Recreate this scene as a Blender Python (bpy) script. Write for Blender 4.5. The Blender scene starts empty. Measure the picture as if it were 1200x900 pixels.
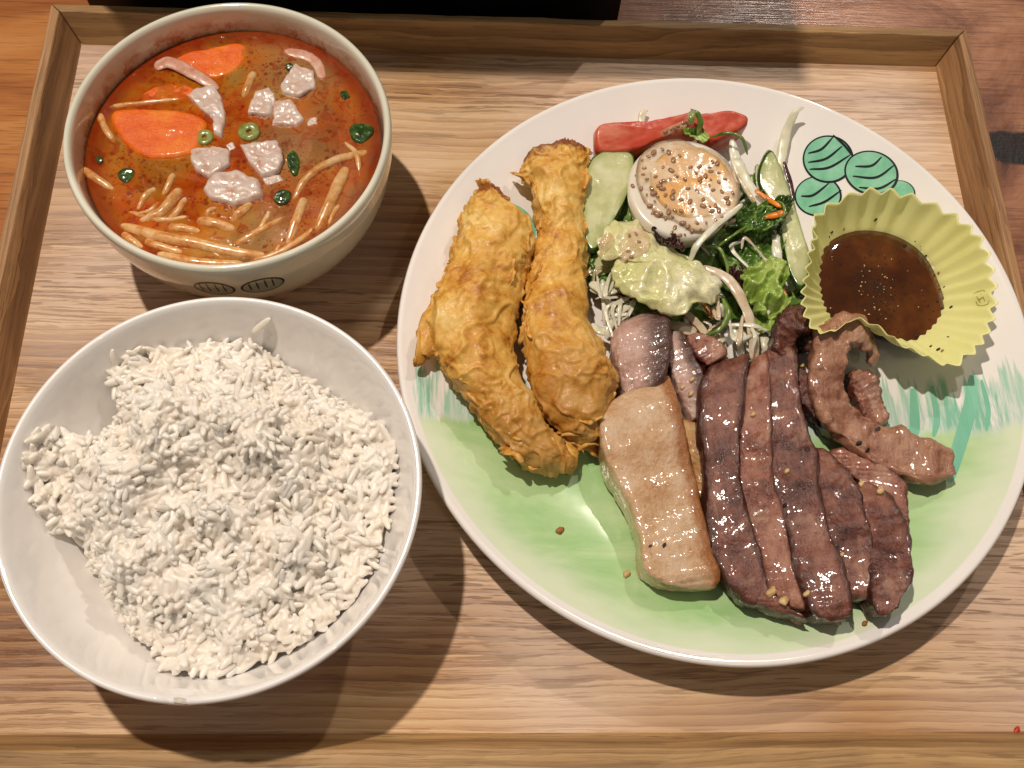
import bpy, bmesh, math, random
import numpy as np
from mathutils import Vector, Matrix, noise as mn

random.seed(7); rng = np.random.default_rng(7)
S = bpy.context.scene
COL = S.collection

# ------------------------------------------------------------------ camera
F, PITCH, YAW, ROLL = 1172.3, 0.3924, -0.1134, 0.1168
CAM = np.array([-0.0069, -0.0958, 0.4028])
_rx = lambda a: np.array([[1,0,0],[0,math.cos(a),-math.sin(a)],[0,math.sin(a),math.cos(a)]])
_rz = lambda a: np.array([[math.cos(a),-math.sin(a),0],[math.sin(a),math.cos(a),0],[0,0,1]])
RC = _rz(YAW) @ _rx(PITCH) @ _rz(ROLL)
cd = bpy.data.cameras.new('camera'); cam = bpy.data.objects.new('camera', cd); COL.objects.link(cam)
cd.sensor_width = 36; cd.lens = F / 1200 * 36; cd.clip_start = 0.01; cd.clip_end = 50
mw = Matrix.Identity(4)
for i in range(3):
    for j in range(3): mw[i][j] = RC[i, j]
    mw[i][3] = CAM[i]
cam.matrix_world = mw; S.camera = cam

# ------------------------------------------------------------------ light
w = bpy.data.worlds.new('World'); S.world = w; w.use_nodes = True
bg = w.node_tree.nodes['Background']; bg.inputs[0].default_value = (1.0, 0.92, 0.84, 1); bg.inputs[1].default_value = 0.14
def lamp(name, loc, watts, col, rad):
    l = bpy.data.lights.new(name, 'POINT'); l.energy = watts; l.color = col; l.shadow_soft_size = rad
    o = bpy.data.objects.new(name, l); COL.objects.link(o); o.location = loc; return o
lamp('glint_lamp', (-0.37, 0.43, 1.45), 76, (1.0, 0.87, 0.74), .020)
lamp('glint_lamp', (0.60, 1.03, 1.3), 23, (1.0, 0.90, 0.80), .020)
lamp('glint_lamp', (0.50, -0.75, 1.5), 4, (1.0, 0.90, 0.80), .03)  # weak lamp added for extra glints, no visible source
V = S.view_settings; V.view_transform = 'Standard'; V.look = 'None'; V.exposure = 0; V.gamma = 1
S.cycles.use_denoising = True
S.cycles.max_bounces = 8; S.cycles.transparent_max_bounces = 12
S.cycles.caustics_reflective = False; S.cycles.caustics_refractive = False
S.cycles.sample_clamp_indirect = 4

# ------------------------------------------------------------------ picking helpers
def P(u, v, z):
    d = RC @ np.array([(u-600)/F, -(v-450)/F, -1.0]); t = (z - CAM[2]) / d[2]
    return CAM + t*d
def frame(x0, y0, s): return lambda *pts: [(x0 + x/s, y0 + y/s) for x, y in pts]
c1 = frame(60, 0, 2.571); c2 = frame(0, 330, 1.764); c3 = frame(460, 150, 2.143)
c4 = frame(670, 100, 2.727); c5 = frame(880, 120, 2.728); c6 = frame(680, 350, 2.251)
PC = np.array([0.0979, 0.0823]); PR = 0.135
def plate_z(x, y):
    r = math.hypot(x-PC[0], y-PC[1])
    return 0.0075 + (0.0185 * ((r-.066)/(PR-.066))**1.7 if r > .066 else 0)
def Pp(u, v, dz=0.0):
    z = .01
    for _ in range(5):
        q = P(u, v, z + dz); z = plate_z(q[0], q[1])
    return np.array([q[0], q[1], z + dz])

top_deps = None
def surf(u, v):
    """point on whatever food lies under a picture point, read from the built scene"""
    global top_deps
    if top_deps is None: bpy.context.view_layer.update(); top_deps = bpy.context.evaluated_depsgraph_get()
    d = RC @ np.array([(u-600)/F, -(v-450)/F, -1.0]); hit, loc, nor, *_ = S.ray_cast(top_deps, Vector(CAM), Vector(d).normalized())
    return np.array(loc), nor

# ------------------------------------------------------------------ object helpers
def link_obj(name, me, mats, parent=None, smooth=True, recenter=True):
    if not isinstance(mats, (list, tuple)): mats = [mats]
    for m in mats: me.materials.append(m)
    o = bpy.data.objects.new(name, me); COL.objects.link(o)
    if recenter and len(me.vertices):
        co = np.empty(len(me.vertices)*3, 'f'); me.vertices.foreach_get('co', co); co = co.reshape(-1, 3)
        c = np.array([(co[:,0].min()+co[:,0].max())/2, (co[:,1].min()+co[:,1].max())/2, co[:,2].min()])
        me.vertices.foreach_set('co', (co - c).ravel()); o.location = c
    if parent is not None:
        o.parent = parent
        wl = Vector(parent.get('_w', tuple(parent.location)))
        o['_w'] = tuple(o.location); o.location = o.location - wl
    else:
        o['_w'] = tuple(o.location)
    if smooth: me.polygons.foreach_set('use_smooth', [True]*len(me.polygons))
    me.update(); return o
def tag(o, label, cat, group=None):
    o['label'] = label; o['category'] = cat
    if group: o['group'] = group
    return o
def thing(name, loc, label, cat, group=None):
    o = bpy.data.objects.new(name, None); COL.objects.link(o); o.empty_display_size = .01
    o.location = loc; o['_w'] = tuple(loc); return tag(o, label, cat, group)
def mesh(verts, faces, uvs=None, fix=True):
    me = bpy.data.meshes.new('m'); me.from_pydata([tuple(map(float, v)) for v in verts], [], faces)
    if fix:
        bm = bmesh.new(); bm.from_mesh(me); bmesh.ops.recalc_face_normals(bm, faces=bm.faces[:]); bm.to_mesh(me); bm.free()
    if uvs is not None:
        l = me.uv_layers.new(name='UVMap'); vi = np.empty(len(me.loops), 'i'); me.loops.foreach_get('vertex_index', vi)
        l.data.foreach_set('uv', np.array(uvs, 'f')[vi].ravel())
    return me
def displace(me, fn):
    """move each vertex along its normal by fn(co)"""
    me.update(); nv = len(me.vertices)
    co = np.empty(nv*3, 'f'); me.vertices.foreach_get('co', co); co = co.reshape(-1, 3)
    no = np.array([v.normal[:] for v in me.vertices])
    d = np.array([fn(Vector(c), n_) for c, n_ in zip(co, no)]) if fn.__code__.co_argcount == 2 else np.array([fn(Vector(c)) for c in co])
    me.vertices.foreach_set('co', (co + no*d[:, None]).astype('f').ravel()); me.update()
def fract(p, s, o=4, H=.9): return mn.fractal(p*s, H, 2.0, o)
def spline(pts, n):
    pts = np.array(pts, float); k = len(pts)
    if k == 2: return np.array([pts[0]+(pts[1]-pts[0])*t for t in np.linspace(0, 1, n)])
    e = np.vstack([2*pts[0]-pts[1], pts, 2*pts[-1]-pts[-2]]); out = []
    for t in np.linspace(0, k-1, n):
        i = min(int(t), k-2); f = t-i; a, b, c, d = e[i:i+4]
        out.append(.5*((2*b)+(c-a)*f+(2*a-5*b+4*c-d)*f*f+(3*b-a-3*c+d)*f**3))
    return np.array(out)
def ring_mesh(rings, close_ends=True, uv=True, across=None):
    n, m = len(rings), len(rings[0]); v = [p for r in rings for p in r]; f = []
    uvs = [(i/(n-1), across[j] if across else j/m) for i in range(n) for j in range(m)]
    for i in range(n-1):
        for j in range(m):
            f.append((i*m+j, i*m+(j+1) % m, (i+1)*m+(j+1) % m, (i+1)*m+j))
    if close_ends:
        for r0, i0, uu in ((0, 0, 0), (n-1, (n-1)*m, 1)):
            c = np.mean(rings[r0], axis=0); v.append(c); uvs.append((uu, .5)); ci = len(v)-1
            for j in range(m): f.append((i0+j, i0+(j+1) % m, ci))
    return mesh(v, f, uvs if uv else None)
def acr(m, ex):
    cs = [math.cos(2*math.pi*j/m) for j in range(m)]
    return [.5+.5*math.copysign(abs(c)**(2/ex), c) for c in cs]
def loft_pairs(pairs, height, lift=0.0, n=60, m=28, ex=2.6, drop=None, floor=True, endr=.35, tilt=0.0, widen=0.0):
    """body between left/right outline points lying on the plate; height and lift may be lists along its length"""
    k = len(pairs)
    hs = np.interp(np.linspace(0, 1, n), np.linspace(0, 1, len(np.atleast_1d(height))), np.atleast_1d(height))
    ls = np.interp(np.linspace(0, 1, n), np.linspace(0, 1, len(np.atleast_1d(lift))), np.atleast_1d(lift))
    L = spline([p[0] for p in pairs], n); R = spline([p[1] for p in pairs], n); rings = []
    if widen: L, R = L-(R-L)*widen, R+(R-L)*widen
    for i in range(n):
        t = i/(n-1); e = min(t, 1-t)/.06
        ek = 1 if e >= 1 else endr + (1-endr)*math.sqrt(max(0, 1-(1-e)**2))
        h = hs[i]; dz = ls[i] + h*.5
        a = Pp(L[i][0], L[i][1], dz); b = Pp(R[i][0], R[i][1], dz)
        c = (a+b)/2; hw = (b-a)/2; zc = plate_z(c[0], c[1]) + dz
        ring = []
        for j in range(m):
            ph = 2*math.pi*j/m; cs, sn = math.cos(ph), math.sin(ph)
            x = math.copysign(abs(cs)**(2/ex), cs); y = math.copysign(abs(sn)**(2/ex), sn)
            p = c + hw*x*(.55+.45*ek); p = np.array([p[0], p[1], zc + hw[2]*x*.6 + tilt*x*np.linalg.norm(hw)*(.5+.5*y) + h*.5*y*ek])
            ring.append(p)
        rings.append(ring)
    return ring_mesh(rings, across=acr(m, ex))
def tube(pts3, width, thick=None, n=24, m=8, ex=2.0, twist=0.0, taper=.35):
    """strand through 3D points with elliptical section; width list along the length"""
    c = spline(pts3, n)
    ws = np.interp(np.linspace(0, 1, n), np.linspace(0, 1, len(np.atleast_1d(width))), np.atleast_1d(width))
    th = ws if thick is None else np.interp(np.linspace(0, 1, n), np.linspace(0, 1, len(np.atleast_1d(thick))), np.atleast_1d(thick))
    rings = []; up = np.array([0, 0, 1.0])
    for i in range(n):
        t = c[min(i+1, n-1)] - c[max(i-1, 0)]; t /= (np.linalg.norm(t)+1e-12)
        s = np.cross(t, up); s = s/(np.linalg.norm(s)+1e-9) if np.linalg.norm(s) > 1e-4 else np.array([1., 0, 0])
        u = np.cross(s, t); a = twist*(i/(n-1)-.5); s2 = s*math.cos(a)+u*math.sin(a); u2 = np.cross(s2, t)
        e = min(i, n-1-i)/max(1, n*.10); k = 1 if e >= 1 else taper+(1-taper)*math.sqrt(max(0, 1-(1-e)**2))
        ring = []
        for j in range(m):
            ph = 2*math.pi*j/m; cs, sn = math.cos(ph), math.sin(ph)
            x = math.copysign(abs(cs)**(2/ex), cs); y = math.copysign(abs(sn)**(2/ex), sn)
            ring.append(c[i] + s2*x*ws[i]*.5*k + u2*y*th[i]*.5*k)
        rings.append(ring)
    return ring_mesh(rings, across=acr(m, ex))
def closed_spline(pts, n):
    pts = np.array(pts, float); k = len(pts); out = []
    for t in np.linspace(0, k, n, endpoint=False):
        i = int(t); f = t-i; a, b, c, d = [pts[(i+q) % k] for q in (-1, 0, 1, 2)]
        out.append(.5*((2*b)+(c-a)*f+(2*a-5*b+4*c-d)*f*f+(3*b-a-3*c+d)*f**3))
    return np.array(out)
def poly_resample(pts, n):
    pts = np.array(pts, float); q = np.vstack([pts, pts[:1]]); L = np.r_[0, np.cumsum(np.linalg.norm(np.diff(q, axis=0), axis=1))]
    return np.array([[np.interp(t, L, q[:, c]) for c in range(3)] for t in np.linspace(0, L[-1], n, endpoint=False)])
def blob(outline3, hgt, under=None, n=56, k=10, ex=2.2, edge=0.0, sharp=False):
    """chunk from a closed 3D outline: domed top, flatter underside. hgt: top above outline; under: depth below"""
    o = (poly_resample if sharp else closed_spline)(outline3, n); c = o.mean(axis=0); under = hgt if under is None else under
    v = [c + [0, 0, hgt]]; uvs = [(0, 0)]; f = []
    for side, h in ((1, hgt), (-1, -under)):
        for a in range(1, k+1):
            if side == -1 and a == k: continue
            t = a/k; z = max(0, 1-t**ex)**(1/ex)
            for j in range(n):
                p = c + (o[j]-c)*t; v.append(p + [0, 0, h*z]); uvs.append((t, j/n))
    top = lambda a, j: 1+(a-1)*n+(j % n)
    off = 1+k*n; bot = lambda a, j: top(k, j) if a == k else off+(a-1)*n+(j % n)
    v.append(c - [0, 0, under]); uvs.append((0, 0)); bi = len(v)-1
    for j in range(n):
        f.append((0, top(1, j), top(1, j+1))); f.append((bi, bot(1, j+1), bot(1, j)))
        for a in range(1, k):
            f.append((top(a, j), top(a+1, j), top(a+1, j+1), top(a, j+1)))
            f.append((bot(a, j), bot(a, j+1), bot(a+1, j+1), bot(a+1, j)))
    return mesh(v, f, uvs)
def sheet(outline3, n=72, k=14, zfn=None):
    """single surface filling a closed 3D outline; zfn(p, t) adds height"""
    o = closed_spline(outline3, n); c = o.mean(axis=0); v = [c]; uvs = [(0, 0)]; f = []
    for j in range(n):
        q = Vector(o[j]); o[j] = c+(o[j]-c)*(1+.07*mn.noise(q*420)+.06*mn.noise(q*170))
    for a in range(1, k+1):
        for j in range(n):
            v.append(c+(o[j]-c)*a/k); uvs.append((a/k, j/n))
    if zfn:
        for i in range(len(v)):
            v[i] = v[i] + np.array([0, 0, zfn(v[i], uvs[i][0])])
    idx = lambda a, j: 1+(a-1)*n+(j % n)
    for j in range(n):
        f.append((0, idx(1, j), idx(1, j+1)))
        for a in range(1, k): f.append((idx(a, j), idx(a+1, j), idx(a+1, j+1), idx(a, j+1)))
    me = mesh(v, f, uvs, fix=False)
    return me
def lathe_mesh(prof, n=128, cx=0, cy=0, zfn=None):
    v = []; f = []; m = len(prof)
    for i in range(n):
        a = 2*math.pi*i/n
        for r, z in prof:
            v.append((cx+r*math.cos(a), cy+r*math.sin(a), z + (zfn(r, z, a) if zfn else 0)))
    for i in range(n):
        for j in range(m-1):
            a, b = i*m+j, ((i+1) % n)*m+j; f.append((a, b, b+1, a+1))
    bm = bmesh.new(); me = bpy.data.meshes.new('m'); me.from_pydata(v, [], f); bm.from_mesh(me)
    bmesh.ops.remove_doubles(bm, verts=bm.verts[:], dist=1e-6); bmesh.ops.recalc_face_normals(bm, faces=bm.faces[:]); bm.to_mesh(me); bm.free()
    return me
def ellipsoid(rx, ry, rz, n=8, m=6, bend=0.0):
    v = [(-rx, 0, 0)]; f = []
    for i in range(1, m):
        a = math.pi*i/m; x = -rx*math.cos(a); s = math.sin(a)**.75
        for j in range(n):
            b = 2*math.pi*j/n; v.append((x, ry*s*math.cos(b) + bend*(1-(x/rx)**2), rz*s*math.sin(b)))
    v.append((rx, 0, 0)); e = len(v)-1; g = lambda i, j: 1+(i-1)*n+j % n
    for j in range(n):
        f.append((0, g(1, j+1), g(1, j))); f.append((e, g(m-1, j), g(m-1, j+1)))
        for i in range(1, m-1): f.append((g(i, j), g(i, j+1), g(i+1, j+1), g(i+1, j)))
    return np.array(v), f

# ------------------------------------------------------------------ materials
def srgb(h):
    c = [int(h[i:i+2], 16)/255 for i in (0, 2, 4)]
    return tuple((x/12.92 if x <= .04045 else ((x+.055)/1.055)**2.4) for x in c) + (1,)
class M:
    def __init__(s, name, rough=.5, spec=.5, **kw):
        s.m = bpy.data.materials.new(name); s.m.use_nodes = True; s.t = s.m.node_tree; s.b = s.t.nodes['Principled BSDF']
        s.set(Roughness=rough); s.b.inputs['Specular IOR Level'].default_value = spec
        for k, v in kw.items(): s.b.inputs[k.replace('_', ' ')].default_value = v
        s.tc = s.t.nodes.new('ShaderNodeTexCoord')
    def set(s, **kw):
        for k, v in kw.items():
            k = k.replace('_', ' '); i = s.b.inputs[k]
            if hasattr(v, 'is_output'): s.t.links.new(v, i)
            else: i.default_value = v
        return s
    def node(s, typ, ins=None, out=0, **at):
        n = s.t.nodes.new(typ)
        for k, v in at.items(): setattr(n, k, v)
        for k, v in (ins or {}).items():
            if hasattr(v, 'is_output'): s.t.links.new(v, n.inputs[k])
            else: n.inputs[k].default_value = v
        return n.outputs[out]
    def coord(s, scale=(1, 1, 1), kind='Object', rot=(0, 0, 0), loc=(0, 0, 0)):
        return s.node('ShaderNodeMapping', {'Vector': s.tc.outputs[kind], 'Scale': scale, 'Rotation': rot, 'Location': loc})
    def xyz(s, kind='Object'):
        n = s.t.nodes.new('ShaderNodeSeparateXYZ'); s.t.links.new(s.tc.outputs[kind], n.inputs[0]); return n.outputs
    def noise(s, scale, detail=5, rough=.55, dist=0.0, vec=None, out=0):
        return s.node('ShaderNodeTexNoise', {'Vector': vec if vec is not None else s.tc.outputs['Object'], 'Scale': scale, 'Detail': detail, 'Roughness': rough, 'Distortion': dist}, out)
    def voro(s, scale, vec=None, feature='F1', out='Distance', rnd=1.0):
        n = s.t.nodes.new('ShaderNodeTexVoronoi'); n.feature = feature; n.inputs['Scale'].default_value = scale; n.inputs['Randomness'].default_value = rnd
        s.t.links.new(vec if vec is not None else s.tc.outputs['Object'], n.inputs['Vector']); return n.outputs[out]
    def ramp(s, fac, stops, interp='LINEAR'):
        n = s.t.nodes.new('ShaderNodeValToRGB'); r = n.color_ramp; r.interpolation = interp
        while len(r.elements) < len(stops): r.elements.new(.5)
        for e, (p, c) in zip(r.elements, stops):
            e.position = p; e.color = srgb(c) if isinstance(c, str) else ((c, c, c, 1) if not hasattr(c, '__len__') else c)
        s.t.links.new(fac, n.inputs[0]); return n.outputs[0]
    def mix(s, fac, a, b, mode='MIX'):
        n = s.t.nodes.new('ShaderNodeMix'); n.data_type = 'RGBA'; n.blend_type = mode
        for k, v in ((0, fac), (6, a), (7, b)):
            if hasattr(v, 'is_output'): s.t.links.new(v, n.inputs[k])
            else: n.inputs[k].default_value = srgb(v) if isinstance(v, str) else v
        return n.outputs[2]
    def math(s, op, a, b=0.0, c=None, clamp=False):
        d = {0: a, 1: b}
        if c is not None: d[2] = c
        return s.node('ShaderNodeMath', d, operation=op, use_clamp=clamp)
    def sstep(s, x, lo, hi):
        return s.node('ShaderNodeMapRange', {0: x, 1: lo, 2: hi, 3: 0.0, 4: 1.0}, interpolation_type='SMOOTHSTEP')
    def wet(s, weight=.8, rough=.05, scale=230, strength=.35, dist=.0012):
        """a wet film with its own coarser relief, for small sharp glints"""
        n = s.node('ShaderNodeBump', {'Strength': strength, 'Distance': dist, 'Height': s.noise(scale, 3, .55)})
        s.t.links.new(n, s.b.inputs['Coat Normal']); return s.set(Coat_Weight=weight, Coat_Roughness=rough)
    def bump(s, h, strength=.4, dist=.001, normal=None):
        ins = {'Strength': strength, 'Distance': dist, 'Height': h}
        if normal is not None: ins['Normal'] = normal
        n = s.node('ShaderNodeBump', ins); s.t.links.new(n, s.b.inputs['Normal']); s.t.links.new(n, s.b.inputs['Coat Normal']); return n
    def sss(s, wt, scale, rad=(1, .6, .4)):
        return s.set(Subsurface_Weight=wt, Subsurface_Scale=scale, Subsurface_Radius=rad)

def simple(name, stops, scale=120, rough=.45, detail=5, bump=.0, bdist=.0006, bscale=None, sss=0, sscale=.002, coat=0, spec=.5, stretch=None, srad=(1, .6, .4)):
    m = M(name, rough, spec); vec = m.coord(stretch) if stretch else None
    m.set(Base_Color=m.ramp(m.noise(scale, detail, vec=vec), stops))
    if bump: m.bump(m.noise(bscale or scale*2, 5, .6, vec=vec), bump, bdist)
    if sss: m.sss(sss, sscale, srad)
    if coat: m.wet(coat, .07, 260, .25, .001)
    return m.m

def wood(name, stops, along='x', ring=55, fine=900, dark='5a3d28', streak=.5, rough=.42, bump=.25, slow=None, wave=70):
    m = M(name, rough)
    ax = lambda k: {'x': (k, 1, 1), 'y': (1, k, 1)}[along]
    sh = (0, .016, 0) if along == 'x' else (.016, 0, 0); sh2 = (0, .0022, 0) if along == 'x' else (.0022, 0, 0)
    wp = m.node('ShaderNodeVectorMath', {0: m.noise(7, 3, .55, vec=m.coord(ax(.5)), out=1), 1: sh, 2: m.tc.outputs['Object']}, operation='MULTIPLY_ADD')
    wp = m.node('ShaderNodeVectorMath', {0: m.noise(75, 3, .6, vec=m.coord(ax(.35)), out=1), 1: sh2, 2: wp}, operation='MULTIPLY_ADD')
    mp = lambda k: m.node('ShaderNodeMapping', {'Vector': wp, 'Scale': ax(k)})
    broad = m.noise(11, 3, .5, vec=mp(.14))
    base = m.noise(ring, 5, .58, .5, vec=mp(.04))
    wv = m.node('ShaderNodeTexWave', {'Vector': mp(.10), 'Scale': wave, 'Distortion': 9.0, 'Detail': 3.0, 'Detail Scale': .35, 'Detail Roughness': .6}, 1,
                wave_type='BANDS', bands_direction='Y' if along == 'x' else 'X', wave_profile='SAW')
    g = m.math('ADD', m.math('MULTIPLY', base, .55), m.math('ADD', m.math('MULTIPLY', broad, .40), m.math('MULTIPLY', m.math('SUBTRACT', wv, .5), .10)))
    col = m.ramp(g, stops)
    if slow: col = m.mix(m.ramp(m.noise(6, 2, .5), [(.42, 0.0), (.62, 1.0)]), col, m.mix(.5, col, slow))
    fib = m.noise(fine, 4, .7, vec=mp(.03)); pore = m.noise(fine*.8, 2, .5, vec=mp(.06))
    zone = m.ramp(m.noise(34, 4, .6, vec=mp(.05)), [(.38, .1), (.62, 1.0)])
    msk = m.math('MULTIPLY', m.math('MAXIMUM', m.math('MULTIPLY', m.ramp(fib, [(.40, 1.0), (.46, 0.0)]), .75), m.ramp(pore, [(.36, 1.0), (.40, 0.0)])), m.math('MULTIPLY', zone, streak))
    col = m.mix(msk, col, dark)
    col = m.mix(m.ramp(m.noise(14, 5, .7), [(.60, 0.0), (.75, .22)]), col, dark)
    m.set(Base_Color=col, Roughness=m.ramp(fib, [(.3, rough+.2), (.6, rough)]))
    m.bump(m.math('SUBTRACT', m.math('MULTIPLY', fib, .6), msk), bump, .0005)
    return m.m

# ------------------------------------------------------------------ table
X0, X1, Y0, Y1 = -0.1986, 0.2288, -0.0728, 0.2474; H = .016; LEAN = .0075; TOPW = .0045
def table_mat():
    m = M('table wood', .28)
    g = m.noise(16, 6, .62, .9, vec=m.coord((.22, 1, 1)))
    warmc = m.ramp(g, [(.28, '6e3a1a'), (.42, '9c5c2c'), (.54, 'b9773c'), (.7, 'cd9154')])
    g2 = m.noise(13, 7, .66, 1.6, vec=m.coord((.6, 1, 1), rot=(0, 0, -.6)))
    dk = m.ramp(g2, [(.28, '3a2016'), (.42, '7d5039'), (.55, '9f6d50'), (.72, 'b98a6b')])
    x = m.xyz()
    col = m.mix(m.sstep(x[0], -.02, .05), warmc, dk)
    # the black knot crack beside the tray
    kv = m.node('ShaderNodeVectorMath', {0: m.tc.outputs['Object'], 1: (.284, .2085, 0)}, operation='SUBTRACT')
    kn = m.node('ShaderNodeVectorMath', {0: kv, 1: (1/.05, 1/.011, 0)}, operation='MULTIPLY')
    ln = m.node('ShaderNodeVectorMath', {0: kn}, 'Value', operation='LENGTH')
    kd = m.math('ADD', ln, m.math('MULTIPLY', m.math('SUBTRACT', m.noise(60, 3), .5), .9))
    col = m.mix(m.sstep(kd, 1.05, .85), col, '1d1a1b')
    f = m.noise(700, 3, .6, vec=m.coord((.04, 1, 1)))
    col = m.mix(m.ramp(f, [(.34, .45), (.5, 0.0)]), col, '3a1c0e')
    m.set(Base_Color=col, Coat_Weight=.25, Coat_Roughness=.18); m.bump(m.math('ADD', f, m.math('MULTIPLY', g2, 2.5)), .3, .0008); return m.m
tb = link_obj('table_top', mesh([(x, y, z) for z in (-.05, -.0115) for x, y in ((-.7, -.5), (.7, -.5), (.7, .7), (-.7, .7))],
    [(0, 3, 2, 1), (4, 5, 6, 7), (0, 1, 5, 4), (1, 2, 6, 5), (2, 3, 7, 6), (3, 0, 4, 7)]), table_mat(), smooth=False, recenter=False)
tb['kind'] = 'structure'

# ------------------------------------------------------------------ tray
TRAY = thing('serving_tray', ((X0+X1)/2, (Y0+Y1)/2, -.011), 'rectangular pale wooden serving tray with flared rails carrying the whole meal', 'tray')
W_FLOOR = wood('ash veneer', [(.34, '7c4f28'), (.42, 'a47544'), (.49, 'c29867'), (.57, 'd6b284'), (.68, 'e4caa6')], ring=48, fine=760, dark='6a4529', streak=.65, slow='e6d2c4', rough=.36, bump=.5)
W_X = wood('oak rail', [(.36, '8a6842'), (.48, 'b28c5c'), (.62, 'cfab78')], ring=120, fine=800, dark='5d4229', streak=.6, rough=.5)
W_Y = wood('oak side rail', [(.36, '805c3c'), (.48, 'a87e54'), (.62, 'c9a274')], along='y', ring=120, fine=800, dark='5b3f28', streak=.6, rough=.5)
fl = link_obj('tray_base', mesh([(x, y, z) for z in (-.0105, 0) for x, y in ((X0-.002, Y0-.002), (X1+.002, Y0-.002), (X1+.002, Y1+.002), (X0-.002, Y1+.002))],
    [(0, 3, 2, 1), (4, 5, 6, 7), (0, 1, 5, 4), (1, 2, 6, 5), (2, 3, 7, 6), (3, 0, 4, 7)]), W_FLOOR, TRAY, smooth=False)
sec = [(0, -.003), (LEAN, H), (LEAN+TOPW, H-.0004), (.0065, -.0085), (.0022, -.0088)]   # outward offset, height
def rail(a, b, na, nb, mat, sec=sec):
    """a, b inner corner points; na, nb outward offset directions at the ends (mitred)"""
    n = 40; vs = []; fs = []; k = len(sec)
    for i in range(n+1):
        t = i/n
        for q, (o, z) in enumerate(sec):
            pa = np.array([a[0]+na[0]*o, a[1]+na[1]*o]); pb = np.array([b[0]+nb[0]*o, b[1]+nb[1]*o])
            p = pa+(pb-pa)*t; j = .00035*fract(Vector((p[0]*60, p[1]*60, q*3.1)), 1, 3) if q in (1, 2) and 0 < i < n else 0
            vs.append((p[0]+j, p[1]+j, z+j*1.2))
    for i in range(n):
        for q in range(k): fs.append((i*k+q, i*k+(q+1) % k, (i+1)*k+(q+1) % k, (i+1)*k+q))
    fs.append(tuple(range(k))); fs.append(tuple(n*k+q for q in range(k)))
    o = link_obj('rail', mesh(vs, fs), mat, TRAY, smooth=False)
    bv = o.modifiers.new('bevel', 'BEVEL'); bv.width = .0006; bv.segments = 2; bv.limit_method = 'ANGLE'; bv.angle_limit = .6
    return o
e = .0003
rail((X0, Y1), (X1, Y1), (-1, 1), (1, 1), W_X); rail((X1, Y0), (X0, Y0), (1, -1), (-1, -1), W_X, [(0, -.003), (LEAN, H), (LEAN+TOPW+.0036, H-.0004), (.0105, -.0085), (.0022, -.0088)])
rail((X0-e, Y0), (X0-e, Y1), (-1, -1), (-1, 1), W_Y); rail((X1+e, Y1), (X1+e, Y0), (1, 1), (1, -1), W_Y)

# black condiment box standing behind the tray
def box_mesh(x0, x1, y0, y1, z0, z1):
    return mesh([(x, y, z) for z in (z0, z1) for x, y in ((x0, y0), (x1, y0), (x1, y1), (x0, y1))],
        [(0, 3, 2, 1), (4, 5, 6, 7), (0, 1, 5, 4), (1, 2, 6, 5), (2, 3, 7, 6), (3, 0, 4, 7)])
BLK = simple('black lacquer', [(.3, '0c0b0b'), (.7, '1b1816')], 60, .4)
a = P(108, 4, 0); b = P(722, 12, 0); yb = .2705
BX = thing('menu_stand', ((a[0]+b[0])/2, yb+.03, -.0115), 'tall black menu stand on the table behind the tray', 'stand')
for nm, bb in (('front_board', (a[0], b[0], yb, yb+.006, -.0115, .26)), ('back_board', (a[0], b[0], yb+.054, yb+.06, -.0115, .26)),
               ('side_board', (a[0], a[0]+.006, yb+.0062, yb+.0538, -.0115, .26)), ('side_board', (b[0]-.006, b[0], yb+.0062, yb+.0538, -.0115, .26)),
               ('bottom_board', (a[0]+.0062, b[0]-.0062, yb+.0062, yb+.0538, -.0115, -.006))):
    o = link_obj(nm, box_mesh(*bb), BLK, BX, smooth=False); bv = o.modifiers.new('bevel', 'BEVEL'); bv.width = .0008; bv.segments = 2

# ------------------------------------------------------------------ crockery
def glaze(name, col, warm=None, rough=.10):
    m = M(name, rough, .5); c = m.ramp(m.noise(40, 3), [(.3, col), (.7, warm or col)])
    m.set(Base_Color=c, Coat_Weight=.4, Coat_Roughness=.04); m.bump(m.noise(55, 2), .04, .002); return m
def prof_curve(pts, n): return [tuple(p) for p in spline(pts, n)]

# rice bowl
RB = np.array([-0.0964, .0050]); RR, RH = .0735, .0630
r_in = prof_curve([(0, .0085), (.018, .009), (.034, .0125), (.050, .024), (.0625, .042), (.0705, .0612)], 40)
r_lip = [(.0713, .0626), (.0722, .0631), (.0731, .0627), (.0735, .0615)]
r_out = prof_curve([(.0730, .058), (.0660, .040), (.0540, .022), (.0400, .0105), (.0335, .0072)], 30) + [(.0335, 0.0002), (.030, 0.0), (.0295, .0035), (0, .0035)]
def bowl_in(prof, r):
    rs = [p[0] for p in prof]; zs = [p[1] for p in prof]; return float(np.interp(r, rs, zs))
chipq = P(207, 829, .063); chipa = math.atan2(chipq[1]-RB[1], chipq[0]-RB[0])
def chip(r, z, a):
    d = (a-chipa+math.pi) % (2*math.pi)-math.pi
    if r < .069 or abs(d) > .12 or z < .05: return 0
    return -.0022*max(0, 1-(d/.085)**2)**1.2 + .0004*mn.noise(Vector((a*90, r*900, 1)))*(abs(d) < .09)
RBO = thing('rice_bowl', (RB[0], RB[1], 0), 'round white china bowl with a chipped rim, filled with rice', 'bowl')
gl = glaze('white china', 'ece9e6', 'f0edea', .10)
link_obj('bowl_body', lathe_mesh(r_in+r_lip+r_out, 360, RB[0], RB[1], chip), gl.m, RBO)
CHIPM = simple('bare chipped clay', [(.3, 'bfb4a8'), (.7, 'd8d0c6')], 400, .8, bump=.5)
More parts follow.
